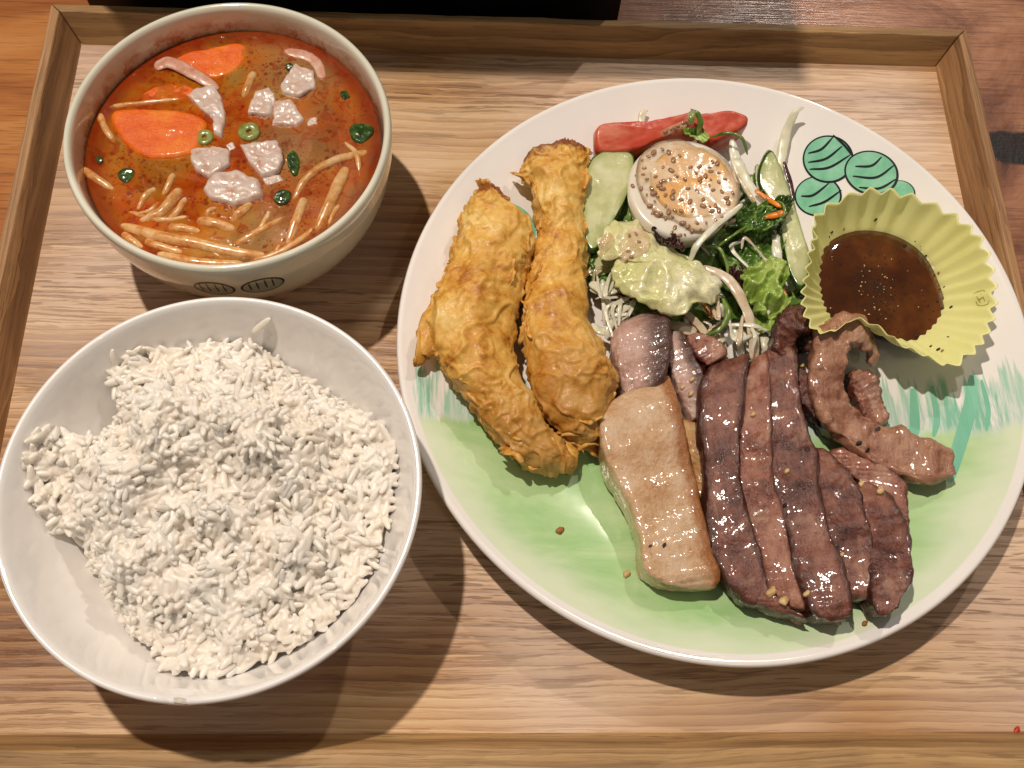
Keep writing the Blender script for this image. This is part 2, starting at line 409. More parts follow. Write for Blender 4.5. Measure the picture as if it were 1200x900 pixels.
cc = np.array([RB[0]+.0722*math.cos(chipa), RB[1]+.0722*math.sin(chipa), .0606]); tdir = np.array([-math.sin(chipa), math.cos(chipa), 0]); rdir = np.array([math.cos(chipa), math.sin(chipa), 0])
me = blob([cc+tdir*.0042*math.cos(t)+rdir*.0011*math.sin(t) for t in np.linspace(0, 2*math.pi, 12, endpoint=False)], .0006, .0006, n=30, k=4)
displace(me, lambda p: .0004*fract(p, 500, 3)); link_obj('rim_chip', me, CHIPM, RBO)

# soup bowl
SB = np.array([-0.1044, .1525]); SR = .065; SZ = .0525
s_in = prof_curve([(0, .009), (.018, .010), (.036, .0135), (.050, .024), (.0590, .042), (.0618, .0640)], 44)
s_lip = [(.0624, .0655), (.0634, .0661), (.0644, .0657), (.0650, .0642)]
s_out = prof_curve([(.0650, .061), (.0642, .050), (.0605, .034), (.0525, .019), (.041, .0095), (.0340, .0068)], 40) + [(.0338, 0.0002), (.030, 0.0), (.0295, .0035), (0, .0035)]
SBO = thing('soup_bowl', (SB[0], SB[1], 0), 'deep cream china bowl with painted green balls, holding red soup', 'bowl')
gs = glaze('cream china', 'deddca', 'e3e1d0', .10)
z = gs.xyz()[2]; rr = gs.node('ShaderNodeVectorMath', {0: gs.node('ShaderNodeVectorMath', {0: gs.tc.outputs['Object'], 1: (1, 1, 0)}, operation='MULTIPLY')}, 'Value', operation='LENGTH')
inside = gs.math('MULTIPLY', gs.sstep(rr, .0632, .0622), gs.sstep(z, .045, .05))
sp = gs.ramp(gs.noise(150, 6, .78), [(.46, 0.0), (.56, 1.0)]); sp2 = gs.ramp(gs.noise(45, 3, .6), [(.30, .1), (.55, 1.0)])
top = gs.sstep(z, .0635, .053)
stain = gs.math('MULTIPLY', gs.math('MULTIPLY', inside, top), gs.math('MULTIPLY', sp, sp2))
film = gs.math('MULTIPLY', inside, gs.sstep(gs.math('ADD', z, gs.math('MULTIPLY', gs.noise(70, 4, .7), .008)), .0650, .0555))
base = gs.b.inputs['Base Color'].links[0].from_socket
c = gs.mix(gs.math('MULTIPLY', film, .65), base, 'c98a35'); c = gs.mix(gs.math('MULTIPLY', stain, .9), c, 'b0601c'); gs.set(Base_Color=c)
link_obj('bowl_body', lathe_mesh(s_in+s_lip+s_out, 200, SB[0], SB[1]), gs.m, SBO)

# ---- painted decals
INK = simple('black glaze line', [(.3, '15191c'), (.7, '20272a')], 200, .18, coat=.4)
def paint(name, stops, scale=90, stretch=None):
    m = M(name, .14); m.set(Base_Color=m.ramp(m.noise(scale, 4, .6, vec=m.coord(stretch) if stretch else None), stops), Coat_Weight=.4, Coat_Roughness=.05); return m.m
TEAL = paint('teal glaze', [(.3, '6fb594'), (.5, '86c7a6'), (.7, '9ad3b6')], 120)
def plate_patch(name, outline, mat, eps, parent, n=64, k=10):
    o = closed_spline(outline, n); c = o.mean(axis=0); v = [Pp(c[0], c[1], eps)]; f = []
    for a in range(1, k+1):
        for j in range(n): q = c+(o[j]-c)*a/k; v.append(Pp(q[0], q[1], eps))
    idx = lambda a, j: 1+(a-1)*n+(j % n)
    for j in range(n):
        f.append((0, idx(1, j+1), idx(1, j)))
        for a in range(1, k): f.append((idx(a, j), idx(a, j+1), idx(a+1, j+1), idx(a+1, j)))
    return link_obj(name, mesh(v, f, fix=False), mat, parent)
def plate_ribbon(name, pts, width, mat, eps, parent, n=26):
    c = spline(pts, n); v = []; f = []
    for i in range(n):
        t = c[min(i+1, n-1)]-c[max(i-1, 0)]; t /= np.linalg.norm(t); s = np.array([-t[1], t[0]])
        w_ = width*(.25+.75*math.sin(math.pi*min(1, (i+.6)/(n-.4)))**.5)*.5
        for q in (c[i]+s*w_, c[i]-s*w_): v.append(Pp(q[0], q[1], eps))
        if i: f.append((2*i-2, 2*i-1, 2*i+1, 2*i))
    return link_obj(name, mesh(v, f, fix=False), mat, parent)
def ell(cx, cy, rx, ry, n=20, ph=0): return [(cx+rx*math.cos(t)*math.cos(ph)-ry*math.sin(t)*math.sin(ph), cy+rx*math.cos(t)*math.sin(ph)+ry*math.sin(t)*math.cos(ph)) for t in np.linspace(0, 2*math.pi, n, endpoint=False)]

# ---- plate
PL = thing('dinner_plate', (PC[0], PC[1], 0), 'large round white plate painted with green grass and balls, holding meat and salad', 'plate')
p_in = [(r, plate_z(PC[0]+r, PC[1])) for r in np.linspace(0, .1322, 56)]
zl = p_in[-1][1]
p_lip = [(.1334, zl+.0006), (.1343, zl+.0004), (.1350, zl-.0006)]
p_out = [(.1346, zl-.0022), (.130, zl-.0045), (.115, .0125), (.100, .0065), (.088, .0042), (.0860, .0036), (.0850, .0001), (.081, 0), (.0805, .003), (0, .003)]
def plate_mat():
    m = M('painted plate glaze', .09); x = m.xyz()
    white = m.ramp(m.noise(30, 3), [(.3, 'ece7e3'), (.7, 'f0ece8')])
    yb_ = Pp(850, 505)[1]-PC[1]
    wob = m.math('MULTIPLY', m.math('SUBTRACT', m.noise(260, 3, .6, vec=m.coord((1, .02, 1))), .5), .012)
    y = m.math('ADD', x[1], m.math('ADD', wob, m.math('MULTIPLY', m.math('SUBTRACT', m.noise(14, 2), .5), .010)))
    r = m.node('ShaderNodeVectorMath', {0: m.node('ShaderNodeVectorMath', {0: m.tc.outputs['Object'], 1: (1, 1, 0)}, operation='MULTIPLY')}, 'Value', operation='LENGTH')
    green = m.sstep(y, yb_+.003, yb_-.003)
    br = m.noise(34, 6, .66, .9, vec=m.coord((.28, 1, 1), rot=(0, 0, -.35)))
    gcol = m.ramp(br, [(.28, '93c27c'), (.42, 'a6cd8e'), (.56, 'b8d79f'), (.74, 'cfe4b8')])
    # washed out towards the lower rim
    rn = m.math('ADD', r, m.math('MULTIPLY', m.math('SUBTRACT', m.noise(22, 4, .6, vec=m.coord((.5, 1, 1), rot=(0, 0, -.4))), .5), .045))
    low = m.sstep(x[1], .01, -.05)
    fade = m.math('MULTIPLY', m.sstep(rn, .110, .130), low)
    gcol = m.mix(m.math('MULTIPLY', fade, .75), gcol, 'e6ead4')
    col = m.mix(green, white, gcol)
    # grass strokes above the green
    hgt = m.math('MULTIPLY', m.math('SUBTRACT', m.noise(150, 3, .7, vec=m.coord((1, .03, 1))), .22), .075)
    up = m.math('SUBTRACT', m.math('ADD', yb_+.001, hgt), x[1])
    bandt = m.math('MULTIPLY', m.sstep(up, -.002, .004), m.math('SUBTRACT', 1.0, green))
    st = m.noise(330, 4, .7, .3, vec=m.coord((1, .035, 1), rot=(0, 0, .06)))
    stro = m.math('MULTIPLY', bandt, m.ramp(st, [(.36, 0.0), (.56, .95)]))
    hue = m.ramp(m.noise(30, 2, vec=m.coord((1, .1, 1))), [(.35, 'b9d2c0'), (.5, '9fcdb8'), (.65, '7dbfa3')])
    col = m.mix(stro, col, hue)
    col = m.mix(m.sstep(r, .1296, .1306), col, white)
    m.set(Base_Color=col, Coat_Weight=.5, Coat_Roughness=.03); m.bump(m.noise(45, 2), .05, .002); return m.m
link_obj('plate_body', lathe_mesh(p_in+p_lip+p_out, 240, PC[0], PC[1]), plate_mat(), PL)
def ball(outline_c5, rx, ry, ph, stripes, e0, inner=.92):
    cx, cy = outline_c5
    o = plate_patch('painted_ball', c5(*ell(cx, cy, rx, ry, ph=ph)), INK, e0, PL)
    plate_patch('ball_fill', c5(*ell(cx-1, cy-1, rx*inner, ry*inner, ph=ph)), TEAL, e0+.00006, o)
    for s in stripes: plate_ribbon('stripe', c5(*s), 3.0, INK, e0+.00012, o)
    return o
ball((215, 300), 76, 65, 0, [[(160, 300), (200, 296), (250, 258)], [(185, 333), (235, 318), (290, 280)]], .00008)
ball((478, 290), 48, 40, .2, [], .00010)
ball((247, 182), 82, 76, .1, [[(183, 163), (225, 150), (262, 112)], [(183, 192), (240, 180), (292, 140)], [(187, 214), (250, 208), (318, 168)], [(262, 105), (300, 140), (322, 170)]], .00024)
ball((385, 226), 88, 70, .25, [[(333, 205), (385, 203), (418, 175)], [(325, 236), (400, 240), (460, 200)], [(345, 272), (410, 275), (465, 245)]], .00040)
plate_patch('painted_ball', c3(*ell(268, 262, 92, 78)), TEAL, .00008, PL)
STRK = paint('teal brush stroke', [(.3, '6fb79a'), (.6, '8ccbb0'), (.75, 'a8d8c2')], 120, (1, .06, 1))
for pts, wd in (((( 1140, 440), (1136, 480), (1122, 530), (1113, 565)), 17), (((1070, 455), (1072, 500), (1066, 520)), 12), (((1092, 452), (1098, 490), (1094, 512)), 8), (((1150, 445), (1158, 480), (1156, 505)), 6)):
    plate_ribbon('brush_stroke', pts, wd, STRK, .00008, PL)
# balls on the soup bowl's outside (front)
def bowl_patch(name, cx, cz, rx, rz, mat, eps, parent, n=40, k=6, arc=None):
    zs = [p[1] for p in s_out[:40]][::-1]; rs = [p[0] for p in s_out[:40]][::-1]
    def at(a, z): r = float(np.interp(z, zs, rs))+eps; return (SB[0]+r*math.cos(a), SB[1]+r*math.sin(a), z)
    v = [at(cx, cz)]; f = []
    for q in range(1, k+1):
        for j in range(n):
            t = 2*math.pi*j/n; v.append(at(cx+rx*math.cos(t)*q/k, cz+rz*math.sin(t)*q/k))
    idx = lambda a, j: 1+(a-1)*n+(j % n)
    for j in range(n):
        f.append((0, idx(1, j), idx(1, j+1)))
        for q in range(1, k): f.append((idx(q, j), idx(q+1, j), idx(q+1, j+1), idx(q, j+1)))
    return link_obj(name, mesh(v, f), mat, parent)
GREY = paint('grey green glaze', [(.3, '8fa096'), (.6, 'b4bba8')], 160)
top_deps = None
for (u, v), rx_ in (((490, 868), .125), ((637, 858), .135)):
    q, _n = surf(*c1((u, v))[0]); ac = math.atan2(q[1]-SB[1], q[0]-SB[0]); zc = q[2]-.001
    o = bowl_patch('painted_ball', ac, zc, rx_, .0072, INK, .00012, SBO)
    bowl_patch('ball_fill', ac, zc, rx_*.9, .0063, GREY, .0002, o)
    for q in (-.075, -.03, .02, .065): bowl_patch('stripe', ac+q, zc+.0015, .0055, .0045, INK, .00028, o, n=12, k=2)
top_deps = None

# ------------------------------------------------------------------ rice
RICE = M('steamed rice', .42)
RICE.set(Base_Color=RICE.ramp(RICE.noise(60, 3), [(.3, 'e6ddd0'), (.55, 'ede6dc'), (.75, 'f1ede6')]))
RICE.sss(.75, .0026, (1, .93, .83)); RICE.set(Coat_Weight=.15, Coat_Roughness=.2); RICE.bump(RICE.noise(500, 3), .12, .0004); RICE = RICE.m
rice_out = np.array([P(u, v, .053)[:2] for u, v in c2((65,435),(72,330),(110,305),(165,310),(235,275),(222,235),(235,160),(300,140),(400,118),(520,115),(600,165),(660,195),(720,240),(790,290),(812,350),(800,450),(780,540),(730,630),(640,715),(560,760),(440,805),(330,790),(300,750),(230,690),(180,600),(140,520),(90,490))])
rc = rice_out.mean(axis=0); dl = rice_out-rc
pa = np.arctan2(dl[:,1], dl[:,0]); od = np.argsort(pa); pa = pa[od]; pr = np.hypot(dl[:,0], dl[:,1])[od]
def rice_t(x, y):
    a = math.atan2(y-rc[1], x-rc[0]); r = math.hypot(x-rc[0], y-rc[1])
    return r/float(np.interp(a, pa, pr, period=2*math.pi))
def rice_h(x, y):
    t = rice_t(x, y); rb = math.hypot(x-RB[0], y-RB[1]); zb = bowl_in(r_in, min(rb, .07))
    zt = .0600 + .0115*mn.noise(Vector((x*44, y*44, 3.3))) + .0085*mn.noise(Vector((x*88, y*88, 1.7)))
    zt += .004*math.exp(-((x-rc[0]+.012)**2+(y-rc[1]-.02)**2)/.0006)
    ed = zb+.003; k = max(0, 1-min(1, t)**3.2)**.55
    return max(zb+.0012, ed+(zt-ed)*k)
RC_ = thing('steamed_rice', (rc[0], rc[1], .01), 'loose mound of steamed white rice in the chipped white bowl', 'rice')
def rice_mound():
    n, k = 90, 34; v = [(rc[0], rc[1], rice_h(*rc)-.003)]; f = []
    for a in range(1, k+1):
        for j in range(n):
            an = -math.pi+2*math.pi*j/n; r = float(np.interp(an, pa, pr, period=2*math.pi))*a/k*.97
            x, y = rc[0]+r*math.cos(an), rc[1]+r*math.sin(an); zb = bowl_in(r_in, min(math.hypot(x-RB[0], y-RB[1]), .07))
            zz = rice_h(x, y)-.0015 + .0009*mn.noise(Vector((x*400, y*400, 0)))
            v.append((x, y, max(zz, zb+.0008) if a < k else zb+.0004))
    idx = lambda a, j: 1+(a-1)*n+(j % n)
    for j in range(n):
        f.append((0, idx(1, j), idx(1, j+1)))
        for a in range(1, k): f.append((idx(a, j), idx(a+1, j), idx(a+1, j+1), idx(a, j+1)))
    return mesh(v, f, fix=False)
link_obj('rice_heart', rice_mound(), RICE, RC_)
gv = [ellipsoid(.0046, .00130, .00118, 8, 7, b) for b in (0, .0003, -.0003, .00055)]
grains = []
while len(grains) < 4000:
    an = random.uniform(-math.pi, math.pi); r = math.sqrt(random.random())*1.0
    R_ = float(np.interp(an, pa, pr, period=2*math.pi)); x, y = rc[0]+r*R_*math.cos(an), rc[1]+r*R_*math.sin(an)
    if math.hypot(x-RB[0], y-RB[1]) > .0685: continue
    hh = rice_h(x, y); dx = (rice_h(x+.001, y)-hh)/.001; dy = (rice_h(x, y+.001)-hh)/.001
    dx, dy = max(-1.6, min(1.6, dx)), max(-1.6, min(1.6, dy))
    nrm = Vector((-dx, -dy, 1)).normalized(); yaw = random.uniform(0, math.pi) if random.random() < .75 else .8+random.gauss(0, .5)
    tx = Vector((math.cos(yaw), math.sin(yaw), 0)); tx = (tx-nrm*tx.dot(nrm)).normalized()
    tilt = random.gauss(0, .38); ty = nrm.cross(tx); tx2 = tx*math.cos(tilt)+nrm*math.sin(tilt); n2 = tx2.cross(ty)
    dep = random.random()**1.2*.0027; c = Vector((x, y, hh-dep+.0004+abs(math.sin(tilt))*.0012))
    s = random.uniform(.85, 1.15)
    mt = Matrix((tx2*s, ty*s*random.uniform(.9, 1.15), n2*s)).transposed()
    grains.append((dep - .002*abs(tilt), mt, c, random.randrange(4)))
for u, v, yaw in ((541, 91, .9), (553, 121, .1)):
    q = c2((u, v))[0]; z0 = .052
    for _ in range(6):
        p = P(q[0], q[1], z0); z0 = bowl_in(r_in, min(.07, math.hypot(p[0]-RB[0], p[1]-RB[1])))+.0012
    nn = Vector((RB[0]-p[0], RB[1]-p[1], .05)).normalized(); tx = Vector((math.cos(yaw), math.sin(yaw), 0)); tx = (tx-nn*tx.dot(nn)).normalized()
    grains.append((-1, Matrix((tx*1.15, nn.cross(tx)*1.15, nn)).transposed(), Vector(p), 0))
grains.sort(key=lambda g: g[0])
shared = []
for vv, ff in gv:
    me = bpy.data.meshes.new('grain'); me.from_pydata([tuple(p) for p in vv], [], ff); me.materials.append(RICE)
    me.polygons.foreach_set('use_smooth', [True]*len(me.polygons)); shared.append(me)
for _, mt, c, k in grains[:300]:
    o = bpy.data.objects.new('rice_grain', shared[k]); COL.objects.link(o); o.parent = RC_
    m4 = mt.to_4x4(); m4.translation = c-Vector(RC_.location); o.matrix_local = m4
av, af, off = [], [], 0
for _, mt, c, k in grains[300:]:
    vv, ff = gv[k]; q = vv @ np.array(mt).T + np.array(c); av.append(q); af += [tuple(i+off for i in f) for f in ff]; off += len(vv)
me = bpy.data.meshes.new('m'); me.from_pydata(np.vstack(av).tolist(), [], af)
o = link_obj('rice_grains', me, RICE, RC_); o['kind'] = 'stuff'
rm = o.modifiers.new('sticky', 'REMESH'); rm.mode = 'VOXEL'; rm.voxel_size = .00028; rm.use_smooth_shade = True
sm_ = o.modifiers.new('soft', 'SMOOTH'); sm_.factor = .4; sm_.iterations = 1

# ------------------------------------------------------------------ soup
BM = M('red broth', .06)
x = BM.xyz(); rr = BM.node('ShaderNodeVectorMath', {0: BM.node('ShaderNodeVectorMath', {0: BM.tc.outputs['Object'], 1: (1, 1, 0)}, operation='MULTIPLY')}, 'Value', operation='LENGTH')
murk = BM.ramp(BM.noise(34, 4, .6, .6), [(.34, 'bc4204'), (.45, 'd2640a'), (.55, 'd0801e'), (.68, 'c29544')])
right = BM.math('MULTIPLY', BM.sstep(x[0], -.012, .02), BM.ramp(BM.noise(30, 3, .5), [(.35, .2), (.6, .85)]))
col = BM.mix(right, murk, 'b98f5c')
oil = BM.ramp(BM.noise(120, 5, .7, 1.2), [(.53, 0.0), (.60, 1.0)])
col = BM.mix(BM.math('MULTIPLY', oil, .65), col, 'b02e04')
dots = BM.math('MULTIPLY', BM.math('MAXIMUM', BM.sstep(BM.voro(260), .26, .2), BM.sstep(BM.voro(620), .3, .2)), BM.ramp(BM.noise(50, 2), [(.42, 0.0), (.52, 1.0)]))
col = BM.mix(BM.math('MULTIPLY', dots, .7), col, '8e1e04')
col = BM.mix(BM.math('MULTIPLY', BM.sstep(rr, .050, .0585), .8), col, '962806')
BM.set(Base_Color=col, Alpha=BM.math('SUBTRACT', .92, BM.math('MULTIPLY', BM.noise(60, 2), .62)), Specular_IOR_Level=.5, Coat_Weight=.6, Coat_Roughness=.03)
BM.bump(BM.math('ADD', BM.noise(110, 3), BM.math('ADD', BM.math('MULTIPLY', BM.noise(500, 3), .25), BM.math('MULTIPLY', dots, .25))), .55, .0014)
bp = [(0, SZ)] + [(r, SZ + .0006*max(0, (r-.054)/.006)**2) for r in np.linspace(.004, .0602, 30)]
bp += [(r-.0006, z_+.0003) for r, z_ in reversed(s_in) if z_ < SZ-.001 and r > .01] + [(0, .0095)]
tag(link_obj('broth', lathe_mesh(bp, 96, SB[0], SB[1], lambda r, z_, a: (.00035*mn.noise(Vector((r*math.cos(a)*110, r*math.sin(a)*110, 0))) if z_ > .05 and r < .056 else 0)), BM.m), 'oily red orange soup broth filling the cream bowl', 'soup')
def S1(pts, dz=0.0): return [P(u, v, SZ+dz) for u, v in c1(*pts)]
CAR = M('boiled carrot', .35); g = CAR.noise(90, 5)
CAR.set(Base_Color=CAR.ramp(g, [(.3, 'e05804'), (.5, 'ee6c06'), (.7, 'f58a14')]), Coat_Weight=.6, Coat_Roughness=.1); CAR.sss(.15, .002, (1, .4, .1)); CAR.bump(CAR.noise(600, 4, .7), .7, .0010); CAR.wet(.6, .06, 420, .3, .001); CAR = CAR.m
CHK = M('poached chicken', .34); CHK.set(Base_Color=CHK.ramp(CHK.noise(140, 5, .65), [(.28, 'bf8566'), (.37, 'd0b2a2'), (.50, 'd8c5ba'), (.78, 'c6b3aa')])); CHK.sss(.25, .002); CHK.bump(CHK.noise(420, 5, .65, vec=CHK.coord((1, .35, 1))), .35, .001); CHK.wet(.7, .06, 180, .3, .0012); CHK = CHK.m
SPR = M('bean sprout', .25); SPR.set(Base_Color=SPR.ramp(SPR.noise(160, 5, .7), [(.30, '9a4814'), (.40, 'c4803e'), (.52, 'd8a86c'), (.70, 'e4c89c')]), Coat_Weight=.5, Coat_Roughness=.1); SPR.sss(.3, .002); SPR.bump(SPR.noise(600, 3), .25, .0004); SPR.wet(.8, .05, 300, .35, .001); SPR = SPR.m
ONI = simple('scallion green', [(.3, '1b2e10'), (.5, '33501f'), (.7, '5a7436')], 300, .2, coat=.5, bump=.2)
POD = simple('pale scallion ring', [(.3, '6f7a35'), (.5, '8f9a55'), (.7, 'a8ad70')], 260, .22, coat=.5, bump=.2)
PNK = simple('pink meat strip', [(.3, 'b97860'), (.5, 'cf9a84'), (.7, 'd9b3a0')], 240, .25, coat=.5, bump=.4, sss=.2)
gc = 'carrot slices in the soup'
for pts, h, lab in (
  ([(180,345),(250,333),(330,336),(400,340),(470,368),(462,420),(430,470),(330,487),(260,470),(205,420)], .0022, 'largest bright orange carrot slice floating flat in the soup'),
  ([(268,292),(330,258),(400,256),(440,280),(390,303),(300,312)], .0008, 'small carrot slice mostly sunk under the pink strip in the soup'),
  ([(372,190),(400,165),(470,152),(570,132),(596,160),(560,215),(490,240),(440,218)], .0012, 'carrot wedge with a ridged edge near the back of the soup')):
    me = blob(S1(pts, -.0008), h, .004, n=60, k=12, ex=6); displace(me, lambda p: .0004*fract(p, 260, 4)); tag(link_obj('carrot_slice', me, CAR), lab, 'carrot', gc)
for pts, h, lab in (
  ([(418,300),(440,278),(495,268),(520,310),(532,370),(518,425),(498,415),(490,372),(452,342)], .0040, 'long curved pale chicken piece touching the big carrot slice'),
  ([(690,272),(738,200),(795,228),(802,278),(750,303),(700,298)], .0036, 'pinkish chicken lump nearest the rim with red oil flecks'),
  ([(595,355),(618,285),(660,278),(682,303),(668,362)], .0036, 'chicken lump wedged between the pink lump and the pale green ring'),
  ([(672,318),(720,308),(767,370),(742,392),(665,386)], .0034, 'pale triangular chicken lump beside the sprouts and oily foam'),
  ([(418,460),(500,454),(548,465),(547,510),(480,552),(440,527)], .0044, 'square cut chicken cube between carrot slice and round chicken lump'),
  ([(570,452),(690,440),(708,500),(692,532),(640,547),(600,505)], .0048, 'grey pink chicken cube with visible fibres beside the dark scallion'),
  ([(460,582),(500,536),(560,525),(632,558),(645,602),(560,632),(480,612)], .0046, 'round glossy chicken lump lying against the two chicken cubes'),
  ([(640,545),(690,535),(706,550),(650,570)], .0020, 'thin torn chicken shred beside the round chicken lump'),
  ([(525,445),(550,438),(562,455),(540,468)], .0025, 'tiny chicken crumb above the square chicken cube'),
  ([(770,365),(800,360),(805,385),(775,388)], .0015, 'tiny chicken crumb beside the triangular chicken lump')):
    me = blob(S1(pts, -.0019), h, .004, n=80, k=16, ex=9, sharp=True); displace(me, lambda p: .0009*fract(p, 130, 4)+.0003*mn.noise(p*500)); tag(link_obj('chicken_piece', me, CHK), lab, 'chicken', 'chicken pieces in the soup')
# scallion rings and greens
def ring_piece(u, v, r, hole, h, mat, name, lab, cat='scallion', yaw=0, sq=1.0):
    c = S1([(u, v)], 0)[0]; R_ = r/2.571/F*.36*1.0; vs = []
    rings = []
    for i in range(24):
        a = 2*math.pi*i/24; cs = [(1, -.002), (1, h*.7), (.9, h), (hole+.1, h), (hole, h*.7), (hole, -.002)]
        rings.append([np.array([c[0]+R_*q*math.cos(a+yaw), c[1]+R_*q*math.sin(a+yaw)*sq, c[2]+z_]) for q, z_ in cs])
    rings.append(rings[0]); me = ring_mesh(rings, False)
    displace(me, lambda p: .0003*fract(p, 500, 3)); return tag(link_obj(name, me, mat), lab, cat, 'scallion pieces in the soup')
o = ring_piece(597, 400, 38, .22, .0016, POD, 'scallion_ring', 'pale green scallion ring with soft centre beside chicken')
ring_piece(463, 416, 30, .22, .0012, POD, 'scallion_ring', 'olive scallion ring tucked between carrot slice and curved chicken')
for pts, h, lab in (([(898,390),(920,375),(965,380),(972,402),(940,432),(910,425)], .0024, 'dark green scallion piece shining at the bowl wall'),
  ([(712,470),(730,455),(748,480),(745,520),(730,532),(715,505)], .0022, 'upright dark scallion sliver next to the grey chicken cube'),
  ([(668,600),(690,575),(722,580),(718,605),(690,620)], .0022, 'blackish green scallion bit under the grey chicken cube'),
  ([(706,205),(718,193),(732,203),(722,216)], .0022, 'bright little scallion dot beside the pink chicken lump'),
  ([(135,480),(145,470),(157,482),(146,496)], .0014, 'tiny dark scallion dot by the bowl wall'),
  ([(200,530),(215,508),(245,510),(250,530),(225,552)], .0008, 'sunken olive scallion leaf below the carrot slice'),
  ([(870,280),(890,275),(900,292),(880,298)], .0012, 'small green speck floating in the foam')):
    me = blob(S1(pts, .0001), h*.55, .003, n=40, k=10, ex=8); displace(me, lambda p: .0003*fract(p, 400, 3)); tag(link_obj('scallion_piece', me, ONI), lab, 'scallion', 'scallion pieces in the soup')
def strand(pts, wpx, mat, name, lab, cat, group, z0=.0008, bow=.0010, flat=1.0, top=S1):
    p = [np.array(q) for q in top(pts, z0)]; n = len(p)
    for i in range(n): p[i] = p[i]+np.array([0, 0, bow*math.sin(math.pi*(i+.3)/(n-.4)) if n > 1 else 0])
    wd = wpx/2.571/F*.36; wl = [wd*.85, wd*1.05, wd, wd*.9, wd*.6]
    me = tube(p, wl, [q*flat for q in wl], n=30, m=10); displace(me, lambda q: .00025*fract(q, 260, 3)); return tag(link_obj(name, me, mat), lab, cat, group)
strand([(312,205),(360,193),(440,232),(505,270)], 50, PNK, 'meat_strip', 'flat pinkish meat strip crossing the carrot slices', 'meat', None, .0002, .0010, .22)
strand([(695,155),(770,170),(805,200),(818,245)], 44, PNK, 'meat_strip', 'translucent pink meat strip sunk in the foamy broth', 'meat', None, -.0004, .0003, .22)
for pts, wd, lab in (
  ([(175,326),(300,315),(420,300)], 20, 'straight sprout lying along the top of the carrot slice'),
  ([(150,345),(162,385),(192,432)], 26, 'short sprout standing against the bowl wall by the carrot'),
  ([(85,508),(140,545),(195,578)], 32, 'stubby sprout leaning on the bowl wall'),
  ([(372,528),(358,560),(338,595)], 26, 'topmost of the four parallel sprouts'),
  ([(392,572),(340,640),(268,672)], 40, 'thick curved sprout among the four parallel sprouts'),
  ([(408,598),(385,640),(350,672)], 26, 'sprout nearest the middle among the four parallel sprouts'),
  ([(318,570),(285,600),(262,640)], 26, 'sprout nearest the bowl wall among the four parallel sprouts'),
  ([(203,680),(330,718),(450,742),(560,765),(655,772)], 42, 'longest thick sprout lying along the near wall of the bowl'),
  ([(318,768),(450,797),(590,798)], 34, 'sprout half sunk between the longest sprout and the wall'),
  ([(285,728),(330,748),(400,765)], 30, 'sprout end pressed under the longest sprout'),
  ([(440,668),(500,680),(558,697)], 38, 'short bright sprout below the round chicken lump'),
  ([(355,688),(400,694),(455,702)], 32, 'faint sprout between the parallel sprouts and the longest one'),
  ([(422,718),(480,758),(525,786)], 10, 'thin root thread lying across the longest sprout'),
  ([(552,742),(630,700),(708,655)], 24, 'sprout slanting alone through the olive broth'),
  ([(958,460),(850,492),(770,545),(728,612)], 32, 'long bent sprout curving away from the dark scallion piece'),
  ([(890,508),(850,600),(798,705)], 44, 'broad sprout under the long bent sprout'),
  ([(765,600),(740,670),(712,745)], 34, 'sprout parallel to the broad sprout, beside the olive broth'),
  ([(612,222),(598,260),(578,302)], 32, 'short sprout standing between carrot wedge and chicken lumps'),
  ([(605,618),(575,645),(545,672)], 34, 'sprout end poking out below the round chicken lump'),
  ([(218,708),(245,730),(282,755)], 30, 'small sprout stump at the end of the longest sprout'),
  ([(690,742),(680,758),(668,775)], 14, 'tiny root tip at the near wall'),
  ([(640,770),(700,760),(740,735)], 16, 'thin sprout tail at the end of the longest sprout'),
  ([(470,655),(480,640),(505,630)], 22, 'curled sprout head touching the round chicken lump'),
  ([(870,620),(850,650),(835,690)], 16, 'thin sprout beside the broad sprout'),
  ([(230,640),(330,668),(420,655)], 20, 'faint sprout crossing under the four parallel sprouts'),
  ([(600,790),(680,770),(760,720),(800,680)], 22, 'long sprout following the near wall past the broad sprout'),
  ([(660,640),(640,680),(600,735)], 20, 'sprout sunk in the olive broth beside the slanting one'),
  ([(880,430),(920,470),(930,540)], 20, 'faint sprout sunk under the long bent sprout near the wall'),
  ([(330,610),(300,640),(250,650)], 16, 'thin sprout tail touching the four parallel sprouts')):
    strand(pts, wd, SPR, 'bean_sprout', lab, 'bean sprout', 'bean sprouts in the soup', -.0015, .0013)

# ------------------------------------------------------------------ fried strips
def fry_mat():
    m = M('golden batter', .33); n1 = m.noise(42, 6, .68); n2 = m.noise(230, 5, .7)
    g = m.math('ADD', m.math('MULTIPLY', n1, .62), m.math('MULTIPLY', n2, .38))
    col = m.ramp(g, [(.31, '7c3c10'), (.39, 'b2701f'), (.46, 'cf973c'), (.55, 'e0b45c'), (.68, 'f0d694')])
    u = m.xyz('UV')
    end = m.sstep(m.math('ADD', u[0], m.math('MULTIPLY', m.math('SUBTRACT', n2, .5), .14)), .10, .055)
    col = m.mix(m.math('MULTIPLY', end, .85), col, '7a2f18')
    low = m.sstep(m.math('ADD', u[0], m.math('MULTIPLY', m.math('SUBTRACT', n1, .5), .5)), .55, .85)
    col = m.mix(m.math('MULTIPLY', low, .55), col, '9c5c18')
    pnt = m.node('ShaderNodeNewGeometry', out='Pointiness')
    col = m.mix(m.math('MULTIPLY', m.sstep(pnt, .55, .64), .5), col, 'ebc98a')
    m.set(Base_Color=col, Roughness=m.ramp(n2, [(.35, .42), (.65, .65)])); m.sss(.15, .002)
    m.bump(m.math('ADD', m.noise(520, 6, .65), m.noise(150, 4, .6, 1.0)), .40, .0009); m.wet(.12, .2, 300, .4, .0012); return m.m
FRY = fry_mat()
